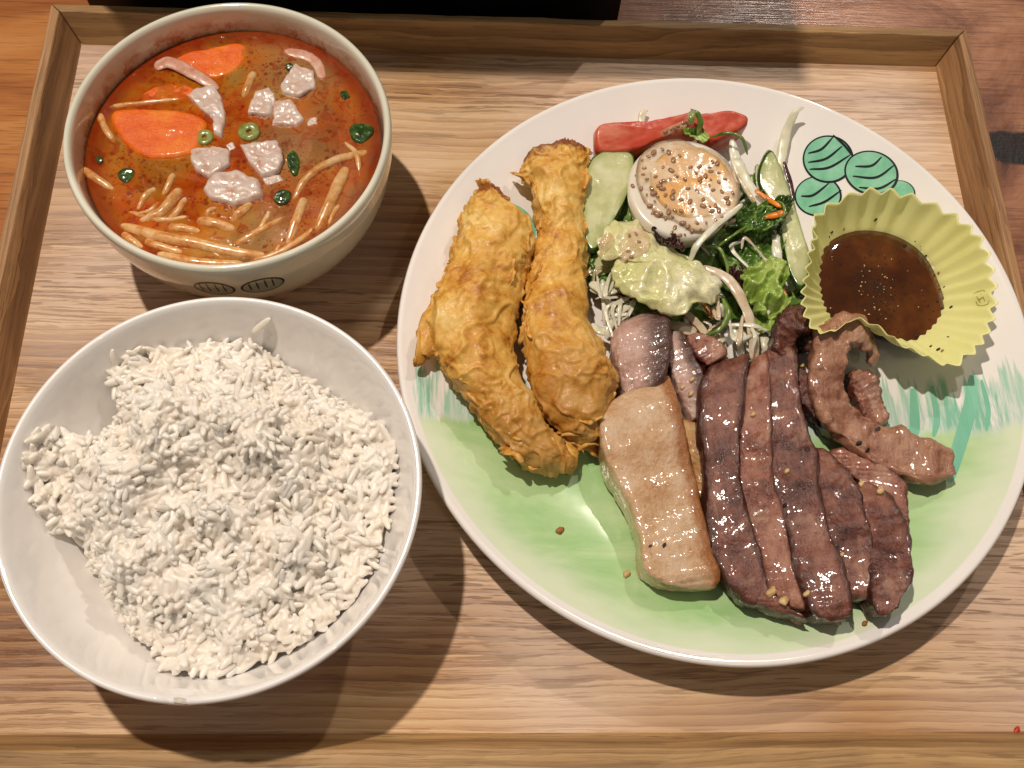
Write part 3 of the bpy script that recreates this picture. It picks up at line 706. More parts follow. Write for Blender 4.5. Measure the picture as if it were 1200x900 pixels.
def fry_disp(amp=1.0):
    def fn(p, nrm):
        rim_ = max(0, 1-abs(nrm[2]+.05)*2.2)
        q = p + Vector((mn.noise(p*120), mn.noise(p*120+Vector((7, 3, 1))), mn.noise(p*120+Vector((1, 9, 4)))))*.0022
        rough = max(0, min(1, (mn.noise(p*55+Vector((3, 3, 9)))+.12)*2.6))
        a = .0022*fract(q, 55, 2, .9) + .0012*mn.noise(q*130)
        r = 1-abs(mn.noise(q*85+Vector((5, 1, 2)))); r2 = 1-abs(mn.noise(q*230+Vector((2, 8, 5))))
        return amp*(a + .009*max(0, r-.87) + rough*(.0050*max(0, r2-.80) + .0007*mn.noise(q*480)) + rim_*(.0034*max(0, mn.noise(q*190+Vector((4, 4, 4)))) + .0010*max(0, mn.noise(q*420))) + .0003*mn.noise(q*700) - .0006)
    return fn
G = 'battered fried strips on the plate'
def flakes(root, me, count, seed):
    """ragged crisp batter flaps standing off the sides of the crust"""
    rnd = random.Random(seed); vs = me.vertices; tries = 0; me.update()
    while count and tries < 6000:
        tries += 1
        v = vs[rnd.randrange(len(vs))]
        if not -.25 < v.normal.z < .55: continue
        count -= 1; n = v.normal; t = n.cross(Vector((0, 0, 1))).normalized(); b = (n*rnd.uniform(.2, .8)+Vector((0, 0, 1))*rnd.uniform(.1, .9)).normalized(); w_ = t.cross(b).normalized()
        R_ = rnd.uniform(.0024, .0052); sd = rnd.random()*60; pts = []
        for q in range(16):
            a = 2*math.pi*q/16; k = R_*(1+.55*mn.noise(Vector((math.cos(a)*1.6+sd, math.sin(a)*1.6, 0))) + .25*mn.noise(Vector((math.cos(a)*4+sd, math.sin(a)*4, 3))))
            pts.append((math.cos(a)*k*1.25, math.sin(a)*k*.7, .0011*mn.noise(Vector((math.cos(a)*2, math.sin(a)*2, sd)))))
        fm = blob(pts, .0007, .0007, n=40, k=6, ex=2.5); c = v.co - n*.0012
        co = np.empty(len(fm.vertices)*3, 'f'); fm.vertices.foreach_get('co', co); co = co.reshape(-1, 3)
        bend = co[:, 2] + 14*co[:, 0]**2*rnd.uniform(-1, 1)*10
        co = np.array(c)+co[:, :1]*np.array(t)+co[:, 1:2]*np.array(b)+bend[:, None]*np.array(w_)
        fm.vertices.foreach_set('co', co.astype('f').ravel()); fm.uv_layers[0].data.foreach_set('uv', np.tile([.62, .5], len(fm.loops)).astype('f'))
        displace(fm, lambda p: .0007*fract(p, 260, 3)); link_obj('batter_flake', fm, FRY, root)
pairs1 = [c3(a, b) for a, b in (((222,148),(258,148)),((190,180),(285,175)),((172,215),(322,222)),((166,270),(356,262)),((150,330),(352,330)),((108,392),(332,390)),((88,450),(316,460)),((92,520),(302,540)),((128,590),(312,600)),((165,650),(335,650)),((205,705),(358,700)),((245,760),(388,750)),((285,812),(425,795)),((355,850),(452,830)),((390,862),(440,852)))]
me = loft_pairs(pairs1, [.012, .019, .024, .026, .026, .025, .024, .022, .020, .014], .0008, n=200, m=120, ex=2.1)
displace(me, fry_disp()); 
T1 = thing('fried_strip', tuple(Pp(560, 400)), 'wide golden fried batter strip with a crisp side flap, next to the rice bowl', 'fried food', G)
flakes(T1, me, 26, 3); link_obj('batter_crust', me, FRY, T1)
me = loft_pairs([c3(a, b) for a, b in (((112,395),(150,385)),((82,440),(165,430)),((60,500),(170,470)),((48,560),(165,510)),((52,590),(120,560)),((70,575),(110,580)))], [.004, .005, .005, .004, .003], [.012, .011, .009, .007, .005], n=60, m=36, ex=1.8)
displace(me, fry_disp(.8)); link_obj('crisp_flap', me, FRY, T1)
me = loft_pairs([c3(a, b) for a, b in (((400,770),(430,760)),((410,800),(455,790)),((425,845),(458,840)),((432,858),(450,858)))], .010, .001, n=40, m=30); displace(me, fry_disp(.8)); link_obj('crisp_flap', me, FRY, T1)
pairs2 = [c3(a, b) for a, b in (((352,62),(462,40)),((330,80),(484,65)),((326,110),(490,95)),((352,150),(490,140)),((360,200),(486,200)),((360,260),(484,260)),((350,320),(486,320)),((335,400),(486,400)),((335,470),(497,470)),((330,540),(525,545)),((335,600),(556,605)),((348,655),(568,648)),((368,712),(548,712)),((415,765),(525,770)),((468,797),(512,800)))]
me = loft_pairs(pairs2, [.016, .019, .021, .022, .023, .025, .027, .027, .024, .015], .0012, n=200, m=120, ex=2.1)
displace(me, fry_disp())
T2 = thing('fried_strip', tuple(Pp(665, 340)), 'straight golden fried batter strip lying against the cucumber and salad', 'fried food', G)
flakes(T2, me, 26, 5); link_obj('batter_crust', me, FRY, T2)

# ------------------------------------------------------------------ grilled meat
def meat_mat(name, stops, edge=None, rough=.26, fib=(1, .25, 1), sss=.08, fat=.0, fatc='c9a58c', char=.0, sear_shade=None):
    m = M(name, rough); n1 = m.noise(65, 5, .65); n2 = m.noise(420, 5, .65, vec=m.coord(fib))
    g = m.math('ADD', m.math('MULTIPLY', n1, .72), m.math('MULTIPLY', n2, .28))
    col = m.ramp(g, stops); u = m.xyz('UV')
    if fat: col = m.mix(m.math('MULTIPLY', m.ramp(m.noise(85, 4, .6, .8, vec=m.coord((1, .5, 1), loc=(.3, .1, 0))), [(.56, 0.0), (.66, 1.0)]), fat), col, fatc)
    if edge:
        d = m.math('SUBTRACT', 1.0, u[1]); d = m.math('ADD', d, m.math('MULTIPLY', m.math('SUBTRACT', n1, .5), .25))
        col = m.mix(m.math('MULTIPLY', m.sstep(d, edge[1], edge[1]*.35), edge[3]), col, edge[2])
    if sear_shade:  # seared edge colour that also paints shade into the crevices between slices
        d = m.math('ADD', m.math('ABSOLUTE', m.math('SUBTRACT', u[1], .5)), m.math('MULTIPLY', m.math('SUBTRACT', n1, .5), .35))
        col = m.mix(m.math('MULTIPLY', m.sstep(d, .30, .47), .8), col, sear_shade)
    if char: col = m.mix(m.math('MULTIPLY', m.ramp(m.noise(210, 4, .7), [(.64, 0.0), (.70, 1.0)]), char), col, '1a0c07')
    m.set(Base_Color=col, Roughness=m.ramp(n2, [(.35, rough-.06), (.7, rough+.15)]))
    m.sss(sss, .002)
    m.bump(m.math('ADD', m.noise(620, 6, .7, vec=m.coord(fib)), m.math('MULTIPLY', m.noise(150, 5, .6), 1.8)), .6, .0012); m.wet(.9, .07, 170, .45, .0014); m.set(Coat_Weight=m.ramp(m.noise(75, 3), [(.42, .08), (.58, .9)])); return m.m
DK = [(.32, '32160f'), (.42, '552a20'), (.51, '744335'), (.60, '905e4c'), (.74, 'ac806a')]
MEAT = meat_mat('seared meat', DK, fat=.4, fatc='b08a72', char=.5, sear_shade='351711')
MEATP = meat_mat('pinkish seared meat', [(.32, '4e251a'), (.42, '754232'), (.51, '955e4a'), (.62, 'ae7c65'), (.8, 'c0957c')], fat=.4, fatc='c9a68a', char=.4, sear_shade='5a2a1e')
MEATC = meat_mat('grey brown meat', [(.32, '62371f'), (.42, '875640'), (.52, 'a37358'), (.64, 'b88c70'), (.8, 'c4a086')], char=.4, fat=.3, fatc='b5927c')
FAT = meat_mat('glazed fat', [(.32, 'b07e4c'), (.43, 'c39a70'), (.54, 'd2b290'), (.68, 'dcc4a8')], edge=(.0, .24, '9a5a1c', .85), rough=.2, sss=.5, fib=(1, 1, 1), char=.15)
_n = FAT.node_tree.nodes['Principled BSDF']; [FAT.node_tree.links.remove(l) for l in list(_n.inputs['Coat Weight'].links)]; _n.inputs['Coat Weight'].default_value = .9
FATB = meat_mat('browned fat', [(.3, 'a06a34'), (.5, 'b98a52'), (.7, 'cba878')], rough=.22, sss=.3)
HALF = meat_mat('half fat meat', [(.3, 'a3796a'), (.45, 'bb978a'), (.6, 'c9ada0'), (.75, 'd0bbb0')], edge=(.0, .62, '42201b', .92), rough=.25, sss=.25)
G = 'grilled meat slices on the plate'
def meat(name, prs, h, lift, mat, lab, cat='meat', d=.0013, n=110, m=64, ex=7.5, grp=G, tilt=.20, widen=.02):
    me = loft_pairs([c6(a, b) for a, b in prs], h, lift, n=n, m=m, ex=ex, endr=.7, tilt=tilt, widen=widen)
    displace(me, lambda p: d*fract(p, 85, 4, .8)+.00035*mn.noise(Vector((p.x*420, p.y*140, p.z*420)))+.0003*mn.noise(p*600)); return tag(link_obj(name, me, mat), lab, cat, grp)
meat('meat_slice', [((100,75),(185,48)),((86,100),(222,60)),((84,150),(228,120)),((98,205),(225,180)),((115,270),(215,240))], [.012, .017, .018, .016], .001, HALF, 'short slice, pale on one side and dark seared on the other, below the shredded cabbage')
meat('meat_slice', [((228,102),(260,95)),((216,125),(275,120)),((225,170),(292,165)),((245,225),(318,215)),((268,280),(318,280)),((288,332),(306,326))], [.010, .013, .013, .010], .001, HALF, 'small pale fatty piece with garlic crumbs beside the dark slices')
meat('meat_slice', [((272,108),(300,98)),((285,135),(340,112)),((300,160),(372,140)),((330,190),(380,165))], [.009, .012, .012], .003, MEATP, 'crumbled reddish meat end under the cabbage shreds')
meat('meat_slice', [((255,320),(300,330)),((280,400),(318,420)),((292,460),(340,490)),((298,520),(353,520)),((306,548),(335,545))], [.008, .010, .010, .007], .001, FATB, 'thin browned fat strip tucked behind the large pale slab')
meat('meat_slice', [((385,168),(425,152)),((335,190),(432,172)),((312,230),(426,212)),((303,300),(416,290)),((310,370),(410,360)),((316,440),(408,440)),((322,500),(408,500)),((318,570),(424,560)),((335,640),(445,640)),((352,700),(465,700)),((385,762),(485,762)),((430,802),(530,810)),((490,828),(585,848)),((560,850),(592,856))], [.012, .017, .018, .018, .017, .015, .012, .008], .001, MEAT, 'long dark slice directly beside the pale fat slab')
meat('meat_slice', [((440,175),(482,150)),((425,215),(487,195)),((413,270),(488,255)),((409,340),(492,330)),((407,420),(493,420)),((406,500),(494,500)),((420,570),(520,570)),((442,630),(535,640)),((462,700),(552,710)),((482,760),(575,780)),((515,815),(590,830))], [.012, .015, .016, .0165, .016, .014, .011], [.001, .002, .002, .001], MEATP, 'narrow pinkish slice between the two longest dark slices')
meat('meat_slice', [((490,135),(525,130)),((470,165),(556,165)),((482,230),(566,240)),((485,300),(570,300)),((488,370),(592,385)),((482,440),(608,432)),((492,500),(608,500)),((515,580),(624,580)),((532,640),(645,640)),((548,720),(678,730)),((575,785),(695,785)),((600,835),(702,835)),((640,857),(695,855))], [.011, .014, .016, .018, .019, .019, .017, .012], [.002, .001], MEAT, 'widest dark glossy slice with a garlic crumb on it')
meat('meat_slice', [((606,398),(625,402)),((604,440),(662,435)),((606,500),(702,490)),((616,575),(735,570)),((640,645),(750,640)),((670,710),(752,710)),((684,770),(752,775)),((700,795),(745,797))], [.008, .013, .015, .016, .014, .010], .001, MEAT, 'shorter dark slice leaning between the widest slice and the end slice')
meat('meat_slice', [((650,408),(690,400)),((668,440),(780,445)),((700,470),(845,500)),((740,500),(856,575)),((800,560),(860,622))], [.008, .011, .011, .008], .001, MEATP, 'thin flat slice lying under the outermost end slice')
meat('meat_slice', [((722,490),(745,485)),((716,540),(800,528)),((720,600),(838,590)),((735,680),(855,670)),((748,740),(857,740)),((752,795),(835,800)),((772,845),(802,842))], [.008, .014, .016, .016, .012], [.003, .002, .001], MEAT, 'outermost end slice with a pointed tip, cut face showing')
me = loft_pairs([c6(a, b) for a, b in (((75,285),(230,205)),((50,322),(243,245)),((44,365),(252,290)),((58,440),(268,360)),((95,510),(285,430)),((128,570),(302,510)),((148,640),(315,585)),((154,690),(335,650)),((168,728),(352,698)),((210,757),(364,735)),((290,772),(352,765)))], [.014, .018, .019, .018, .017, .016, .014, .010], .0012, n=110, m=64, ex=9, endr=.75, tilt=-.05)
displace(me, lambda p: .0010*fract(p, 70, 4)+.00035*mn.noise(p*400)); tag(link_obj('fat_slab', me, FAT), 'large pale glistening fat slab with browned side', 'meat', G)
# curled pieces
def curl(pts, wd, th, zs, mat, lab, d=.0026, ex=5.0, tw=0):
    q = [Pp(u, v, z_) for (u, v), z_ in zip(c6(*pts), zs)]; k = 1/2.251/F*.36
    me = tube(q, [w_*k for w_ in wd], th, n=110, m=56, ex=ex, twist=tw, taper=.5); displace(me, lambda p: d*fract(p, 90, 4, .8)+.0005*mn.noise(p*260)+.0003*mn.noise(p*600))
    return tag(link_obj('meat_slice', me, mat), lab, 'meat', G)
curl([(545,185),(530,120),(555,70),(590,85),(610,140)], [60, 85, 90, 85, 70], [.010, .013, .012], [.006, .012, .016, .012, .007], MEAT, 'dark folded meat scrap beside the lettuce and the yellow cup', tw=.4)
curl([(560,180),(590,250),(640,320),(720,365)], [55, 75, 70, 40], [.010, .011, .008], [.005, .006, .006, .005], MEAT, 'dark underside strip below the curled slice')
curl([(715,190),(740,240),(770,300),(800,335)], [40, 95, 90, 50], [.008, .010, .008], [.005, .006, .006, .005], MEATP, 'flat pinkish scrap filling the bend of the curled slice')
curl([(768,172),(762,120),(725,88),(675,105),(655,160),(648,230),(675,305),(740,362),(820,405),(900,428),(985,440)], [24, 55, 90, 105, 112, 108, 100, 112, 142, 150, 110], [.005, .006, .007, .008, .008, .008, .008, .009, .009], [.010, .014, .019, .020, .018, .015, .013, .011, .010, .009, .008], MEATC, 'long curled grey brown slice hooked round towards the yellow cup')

# garlic bits, crumbs, pepper
GAR = simple('fried garlic', [(.3, 'b98f55'), (.5, 'd0b07c'), (.7, 'dfc79e')], 500, .4, sss=.2, bump=.4)
CRB = simple('brown crumb', [(.3, '7a4a20'), (.6, 'a87038')], 500, .5, bump=.5)
PEP = simple('black pepper', [(.3, '0d0a08'), (.7, '241a14')], 700, .5, bump=.4)
RED = simple('chilli flake', [(.3, '9c1c08'), (.7, 'd03a14')], 500, .35)
def bit(u, v, rpx, mat, name, lab, cat, grp, ex=2.5, flat=.7):
    c, nr = surf(u, v); R_ = rpx/F*.37
    t = Vector(nr).orthogonal().normalized(); b = Vector(nr).cross(t); sd = random.random()*99
    vv, ff = ellipsoid(1, 1, 1, 10, 7); av = []
    for p in vv:
        p = Vector(p); k = R_*(1+.45*mn.noise(p*1.3+Vector((sd, 0, 0)))); av.append(c + np.array(t*p.x*k*1.25 + b*p.y*k*.85 + Vector(nr)*p.z*k*flat) + np.array(nr)*R_*flat*.55)
    return tag(link_obj(name, mesh(av, ff), mat), lab, cat, grp)
bits = [((505,775),11,GAR,'garlic_bit','largest garlic chunk on the narrow pinkish slice'),((535,800),11,GAR,'garlic_bit','garlic chunk beside the largest one at the slices\' lower ends'),((598,780),7,GAR,'garlic_bit','browned garlic crumb on the widest dark slice\'s lower end'),
 ((545,456),6,GAR,'garlic_bit','oval garlic crumb halfway down the widest dark slice'),((792,510),9,GAR,'garlic_bit','long garlic crumb on the flat under slice'),((742,490),7,GAR,'garlic_bit','yellowish garlic crumb on the top of the end slice'),((456,307),6,GAR,'garlic_bit','pinkish garlic crumb on the narrow slice'),
 ((295,215),6,GAR,'garlic_bit','upper garlic crumb on the small fatty piece'),((292,252),6,GAR,'garlic_bit','lower garlic crumb on the small fatty piece'),((270,235),5,GAR,'garlic_bit','tiny garlic crumb beside the small fatty piece\'s edge'),((585,178),5,GAR,'garlic_bit','amber garlic crumb between the folded scrap and curled slice'),((690,675),5,GAR,'garlic_bit','pale garlic crumb on the shorter leaning slice'),
 ((122,727),8,GAR,'garlic_bit','lone garlic crumb lying on the green glaze beside the fat slab'),((750,858),6,CRB,'meat_crumb','small brown meat crumb lying on the glaze below the slices')]
for (u, v), r_, mt_, nm, lab in bits:
    q = c6((u, v))[0]; bit(q[0], q[1], r_/2.251*1.25, mt_, nm, lab, 'garlic' if nm[0] == 'g' else 'crumb', 'garlic bits on the meat' if nm[0] == 'g' else None)
bit(656, 622, 5, CRB, 'batter_crumb', 'golden brown batter crumb alone on the green glaze', 'crumb', None, flat=.5)
bit(1191, 856, 4, RED, 'chilli_flake', 'tiny red chilli flake lying on the tray', 'chilli', None)
for (u, v), r_, lab in (((222,650),5,'round black pepper fleck on the fat slab'),((185,653),3.5,'small brown pepper fleck on the fat slab beside the round one'),((785,345),6,'black pepper flake at the bend of the curled slice'),((735,382),6,'charred fleck on the curled slice beside the flake'),((757,400),6,'flat charred fleck on the curled slice\'s edge'),((540,545),5,'dark fleck on the widest slice'),((600,398),5,'black fleck at the tip of the shorter slice'),((678,655),4,'black fleck on the shorter leaning slice')):
    q = c6((u, v))[0]; bit(q[0], q[1], r_/2.251*1.2, PEP, 'pepper_fleck', lab, 'pepper', 'pepper flecks on the meat', flat=.3)

# ------------------------------------------------------------------ yellow sauce cup
YC = M('yellow paper cup', .42); YC.set(Base_Color=YC.ramp(YC.noise(40, 3), [(.3, 'ebe78e'), (.7, 'f1ee9c')]), Coat_Weight=.15, Coat_Roughness=.25); YC.sss(.3, .004, (1, .95, .5))
YC.bump(YC.noise(500, 3), .08, .0004); YC = YC.m
rim = c5((205,372),(255,325),(345,286),(430,282),(520,300),(620,342),(690,390),(735,440),(762,505),(777,570),(780,640),(768,705),(742,760),(705,802),(640,840),(560,808),(480,775),(410,722),(335,692),(270,728),(212,732),(178,690),(166,640),(168,590),(180,540),(190,480),(203,430))
NPL = 36; NS = NPL*8
cb = Pp(*c5((395, 585))[0], .0012); rimp = closed_spline([P(u, v, .0365) for u, v in rim], NS)
ang = np.array([math.atan2(p[1]-cb[1], p[0]-cb[0]) for p in rimp])
CUP = thing('sauce_cup', tuple(cb), 'pleated yellow paper cup of brown dipping sauce on the plate', 'sauce cup')
vs, fs = [], []; KR = 16
for a in range(KR+1):
    t = a/KR
    for j in range(NS):
        bz = np.array([cb[0]+.0215*math.cos(ang[j]), cb[1]+.0215*math.sin(ang[j]), cb[2]])
        p = bz+(rimp[j]-bz)*t; bulge = math.sin(math.pi*t)*.0016; dirv = np.array([math.cos(ang[j]), math.sin(ang[j]), 0])
        ph = 2*math.pi*NPL*j/NS + .25*math.sin(3*ang[j]); pl = (2/math.pi)*math.asin(.96*math.sin(ph))
        p = p + dirv*(pl*(.00165+.0006*mn.noise(Vector((math.cos(ang[j])*3, math.sin(ang[j])*3, 5))))*t**.55 + bulge) + np.array([0, 0, pl*.0007*t]); p[2] += .0012*t*mn.noise(Vector((math.cos(ang[j])*2, math.sin(ang[j])*2, 0)))
        vs.append(p)
for a in range(KR):
    for j in range(NS): fs.append((a*NS+j, a*NS+(j+1) % NS, (a+1)*NS+(j+1) % NS, (a+1)*NS+j))
o = link_obj('pleated_wall', mesh(vs, fs), YC, CUP); sm = o.modifiers.new('solid', 'SOLIDIFY'); sm.thickness = .00025; sm.offset = 0
vv = [(cb[0], cb[1], cb[2]+.0002)] + [(cb[0]+.0214*math.cos(t), cb[1]+.0214*math.sin(t), cb[2]+.0002) for t in np.linspace(0, 2*math.pi, 48, endpoint=False)]
link_obj('cup_base', mesh(vv, [(0, 1+j, 1+(j+1) % 48) for j in range(48)]), YC, CUP)
# embossed mark on the flared wall
EMB = simple('embossed olive line', [(.3, '9a9440'), (.7, 'a8a24a')], 200, .5)
def wall_pt(u, v):
    c, n_ = surf(u, v); return c+np.array(n_)*.00025*(1 if n_.z > 0 else -1)
top_deps = None
MK = None
def mark_line(pts):
    global MK
    p = [wall_pt(*q) for q in c5(*pts)]; me = tube(p, .00042, .00025, n=10, m=6)
    o = link_obj('embossed_mark', me, EMB, CUP if MK is None else MK); MK = MK or o
for ln in ([(712,612),(748,602),(763,640),(728,650),(712,612)], [(722,620),(735,640)], [(735,612),(750,635)], [(726,632),(746,622)]): mark_line(ln)
# sauce
zS = cb[2]+.0075
SCE = M('brown dipping sauce', .025); SCE.set(Base_Color=SCE.ramp(SCE.noise(60, 4), [(.3, '361808'), (.55, '4c270d'), (.75, '653a16')])); SCE.bump(SCE.noise(90, 2), .05, .001)
so = c5((200,590),(208,520),(250,448),(330,412),(420,414),(500,445),(560,497),(600,575),(622,655),(606,722),(572,772),(480,770),(380,745),(290,735),(225,700))
me = blob([P(u, v, zS) for u, v in so], .0004, .0066, n=80, k=10, ex=6)
SAU = tag(link_obj('dipping_sauce', me, SCE.m), 'dark brown peppery sauce pooled in the yellow cup', 'sauce')
zt = zS+.0004; rnd = random.Random(4); av, af = [], []; av2, af2 = [], []
ev, ef = ellipsoid(1, 1, 1, 6, 4)
for i in range(420):
    u, v = rnd.gauss(390, 42), rnd.gauss(600, 48)
    if i > 330: u, v = rnd.uniform(240, 600), rnd.uniform(440, 740)
    if not (225 < u < 600 and 440 < v < 735): continue
    p = P(*c5((u, v))[0], zt); r_ = rnd.uniform(.00014, .00042)*(1 if i < 400 else 1.4); R3 = np.array(Matrix.Rotation(rnd.uniform(0, 6), 3, Vector((rnd.random(), rnd.random(), 1))))
    tgt = (av, af) if rnd.random() < .88 else (av2, af2); off = sum(len(q) for q in tgt[0])
    tgt[0].append((ev*np.array([r_*1.3, r_, r_*.7]))@R3.T+p); tgt[1].extend(tuple(k+off for k in f) for f in ef)
for V_, F_, m_ in ((av, af, PEP), (av2, af2, GAR)):
    o = link_obj('pepper_grains', mesh(np.vstack(V_), F_, fix=False), m_, SAU); o['kind'] = 'stuff'
top_deps = None
k_ = 0
for u, v in ((258,415),(296,405),(310,460),(492,458),(290,445),(560,490),(600,545),(618,590),(612,660),(640,655),(630,750),(600,790),(575,780),(612,795),(398,375),(250,430),(596,635),(470,735),(530,745)):
    q = c5((u, v))[0]; bit(q[0], q[1], rnd.uniform(1.3, 2.4), PEP if rnd.random() < .75 else CRB, 'pepper_fleck', 'tiny pepper fleck stuck to the yellow cup wall by the sauce', 'pepper', 'pepper flecks round the sauce', flat=.5)

# ------------------------------------------------------------------ salad
CABM = M('white cabbage', .3); u = CABM.xyz('UV'); CABM.set(Base_Color=CABM.ramp(CABM.noise(90, 4), [(.3, 'cfcba6'), (.5, 'dcd9c0'), (.7, 'e6e3d4')]), Coat_Weight=.3, Coat_Roughness=.15); CABM.sss(.3, .003, (1, .95, .7)); CABM.bump(CABM.noise(500, 3, vec=CABM.coord((1, .3, 1))), .25, .0005); CABM = CABM.m
CABD = simple('dressed cabbage', [(.3, 'b79a7c'), (.5, 'd0bb9e'), (.7, 'dccdb6')], 120, .25, coat=.5, sss=.25, bump=.3)
LET = M('pale lettuce', .28); n1 = LET.noise(55, 4); ve = LET.voro(210, feature='DISTANCE_TO_EDGE', vec=LET.node('ShaderNodeVectorMath', {0: LET.noise(140, 3, out=1), 1: (.011, .011, .011), 2: LET.tc.outputs['Object']}, operation='MULTIPLY_ADD'))
lc = LET.ramp(n1, [(.3, 'c2c47c'), (.46, 'd6d49a'), (.6, 'e2deb4'), (.78, 'eae6cc')]); lc = LET.mix(LET.ramp(ve, [(0.0, .5), (.045, 0.0)]), lc, '98a05a')
LET.set(Base_Color=lc, Coat_Weight=.4, Coat_Roughness=.12); LET.sss(.2, .002, (.7, 1, .3)); LET.bump(LET.math('ADD', LET.math('MULTIPLY', LET.ramp(ve, [(0.0, 0.0), (.10, 1.0)]), .10), LET.noise(120, 4)), .4, .0012); LET.wet(.6, .07, 200, .4, .0014); LET = LET.m
LET2 = M('green lettuce', .28); n1 = LET2.noise(70, 4); LET2.set(Base_Color=LET2.ramp(n1, [(.3, '76953a'), (.48, '97b150'), (.62, 'b4c673'), (.78, 'ccd69a')]), Coat_Weight=.4, Coat_Roughness=.12); LET2.sss(.2, .002, (.6, 1, .3)); LET2.bump(LET2.noise(240, 5, .65), .6, .0014); LET2 = LET2.m
DGR = simple('dark salad leaf', [(.3, '22380f'), (.46, '46681f'), (.60, '6f923f'), (.76, 'a3ba78')], 110, .25, coat=.45, bump=.4)
PUR = simple('purple leaf edge', [(.3, '26100f'), (.6, '46221d'), (.8, '6a4038')], 150, .25, coat=.4, bump=.4)
CSH = simple('raw carrot shred', [(.3, 'cf6a0c'), (.6, 'e8871c'), (.8, 'ee9c3a')], 200, .3, coat=.3, sss=.2)
STK = simple('green stalk', [(.3, '3c5418'), (.5, '668030'), (.75, '8f9f55')], 150, .28, coat=.35)
def S4(pts, z): 
    zs = z if hasattr(z, '__len__') else [z]*len(pts)
    return [Pp(u, v, q) for (u, v), q in zip(c4(*pts), zs)]
def shred(pts, wd, z, mat, name, lab, cat, grp, th=.5, tw=0.0, d=.0003):
    k = 1/2.727/F*.355; wl = np.atleast_1d(wd)*k; me = tube(S4(pts, z), wl, wl*th, n=32, m=10, ex=2.4, twist=tw, taper=.45)
    displace(me, lambda p: d*fract(p, 160, 3)); return tag(link_obj(name, me, mat), lab, cat, grp)
def leaf(pts, z, mat, name, lab, cat, grp, amp=.003, sc=130, th=.0006, fold=0.0, edge=.002):
    out = S4(pts, z); sd = random.random()*50
    me = sheet(out, 110, 26, lambda p, t: amp*(1.3*(1-2*abs(mn.noise(Vector((p[0]*sc+sd, p[1]*sc*.7, 0)))))-.6)*(.5+.5*t) + edge*(.3+.7*t*t)*(1-2*abs(mn.noise(Vector((p[0]*sc*2.4+sd, p[1]*sc*2.4, 4))))) + fold*(1-t*t))
    o = link_obj(name, me, mat); s_ = o.modifiers.new('solid', 'SOLIDIFY'); s_.thickness = th; s_.offset = 0
    return tag(o, lab, cat, grp)
GL = 'salad leaves'; GC = 'shredded cabbage in the salad'
# bed of leaves
leaf([(100,260),(240,250),(400,260),(560,300),(640,420),(650,560),(600,680),(480,760),(300,760),(150,720),(90,600),(70,420)], .0035, DGR, 'salad_leaf', 'broad dark green leaf spread underneath the whole salad', 'leaf', GL, .004, 90)
leaf([(480,500),(560,440),(640,440),(680,480),(660,560),(600,610),(520,600),(470,560)], .010, DGR, 'salad_leaf', 'dark wet green leaf beside the egg, above the green lettuce', 'leaf', GL, .004, 150)
leaf([(60,560),(130,520),(180,560),(160,640),(120,690),(60,650)], .007, DGR, 'salad_leaf', 'dark leaf edge showing below the cucumber', 'leaf', GL, .003, 150)
leaf([(660,690),(720,650),(760,690),(740,740),(690,750)], .006, DGR, 'salad_leaf', 'dark leaf scrap between lettuce and the yellow cup', 'leaf', GL, .003, 150)
leaf([(520,400),(600,385),(690,370),(680,430),(620,470),(540,470)], .017, DGR, 'salad_leaf', 'frilly green leaf tip under the carrot shreds', 'leaf', GL, .003, 220, edge=.004)
rnd = random.Random(11)
for i in range(74):
    u, v = rnd.uniform(70, 640), rnd.uniform(560, 850) if i % 2 else rnd.uniform(260, 700)
    if v > 760: u = rnd.uniform(360, 620)
    a = rnd.uniform(0, 3.14); L = rnd.uniform(45, 110); b = rnd.uniform(-30, 30); ca, sa = math.cos(a), math.sin(a)
    pts = [(u-ca*L*.5, v-sa*L*.5), (u-sa*b, v+ca*b), (u+ca*L*.5, v+sa*L*.5)]; z0 = rnd.uniform(.005, .011)
    if i >= 56: u0, v0 = rnd.choice([(570, 520), (130, 640), (470, 720), (560, 790), (160, 740)]); pts = [(p[0]-u+u0+rnd.uniform(-40, 40), p[1]-v+v0+rnd.uniform(-40, 40)) for p in pts]; z0 = rnd.uniform(.011, .016)
    shred(pts, [10, rnd.uniform(14, 24), 9], [z0, z0+rnd.uniform(0, .004), z0], CABM if rnd.random() < .7 else CABD, 'cabbage_shred', 'thin pale cabbage shred in the tangle under egg and lettuce', 'cabbage', GC, .25, rnd.uniform(-2, 2), .0005)
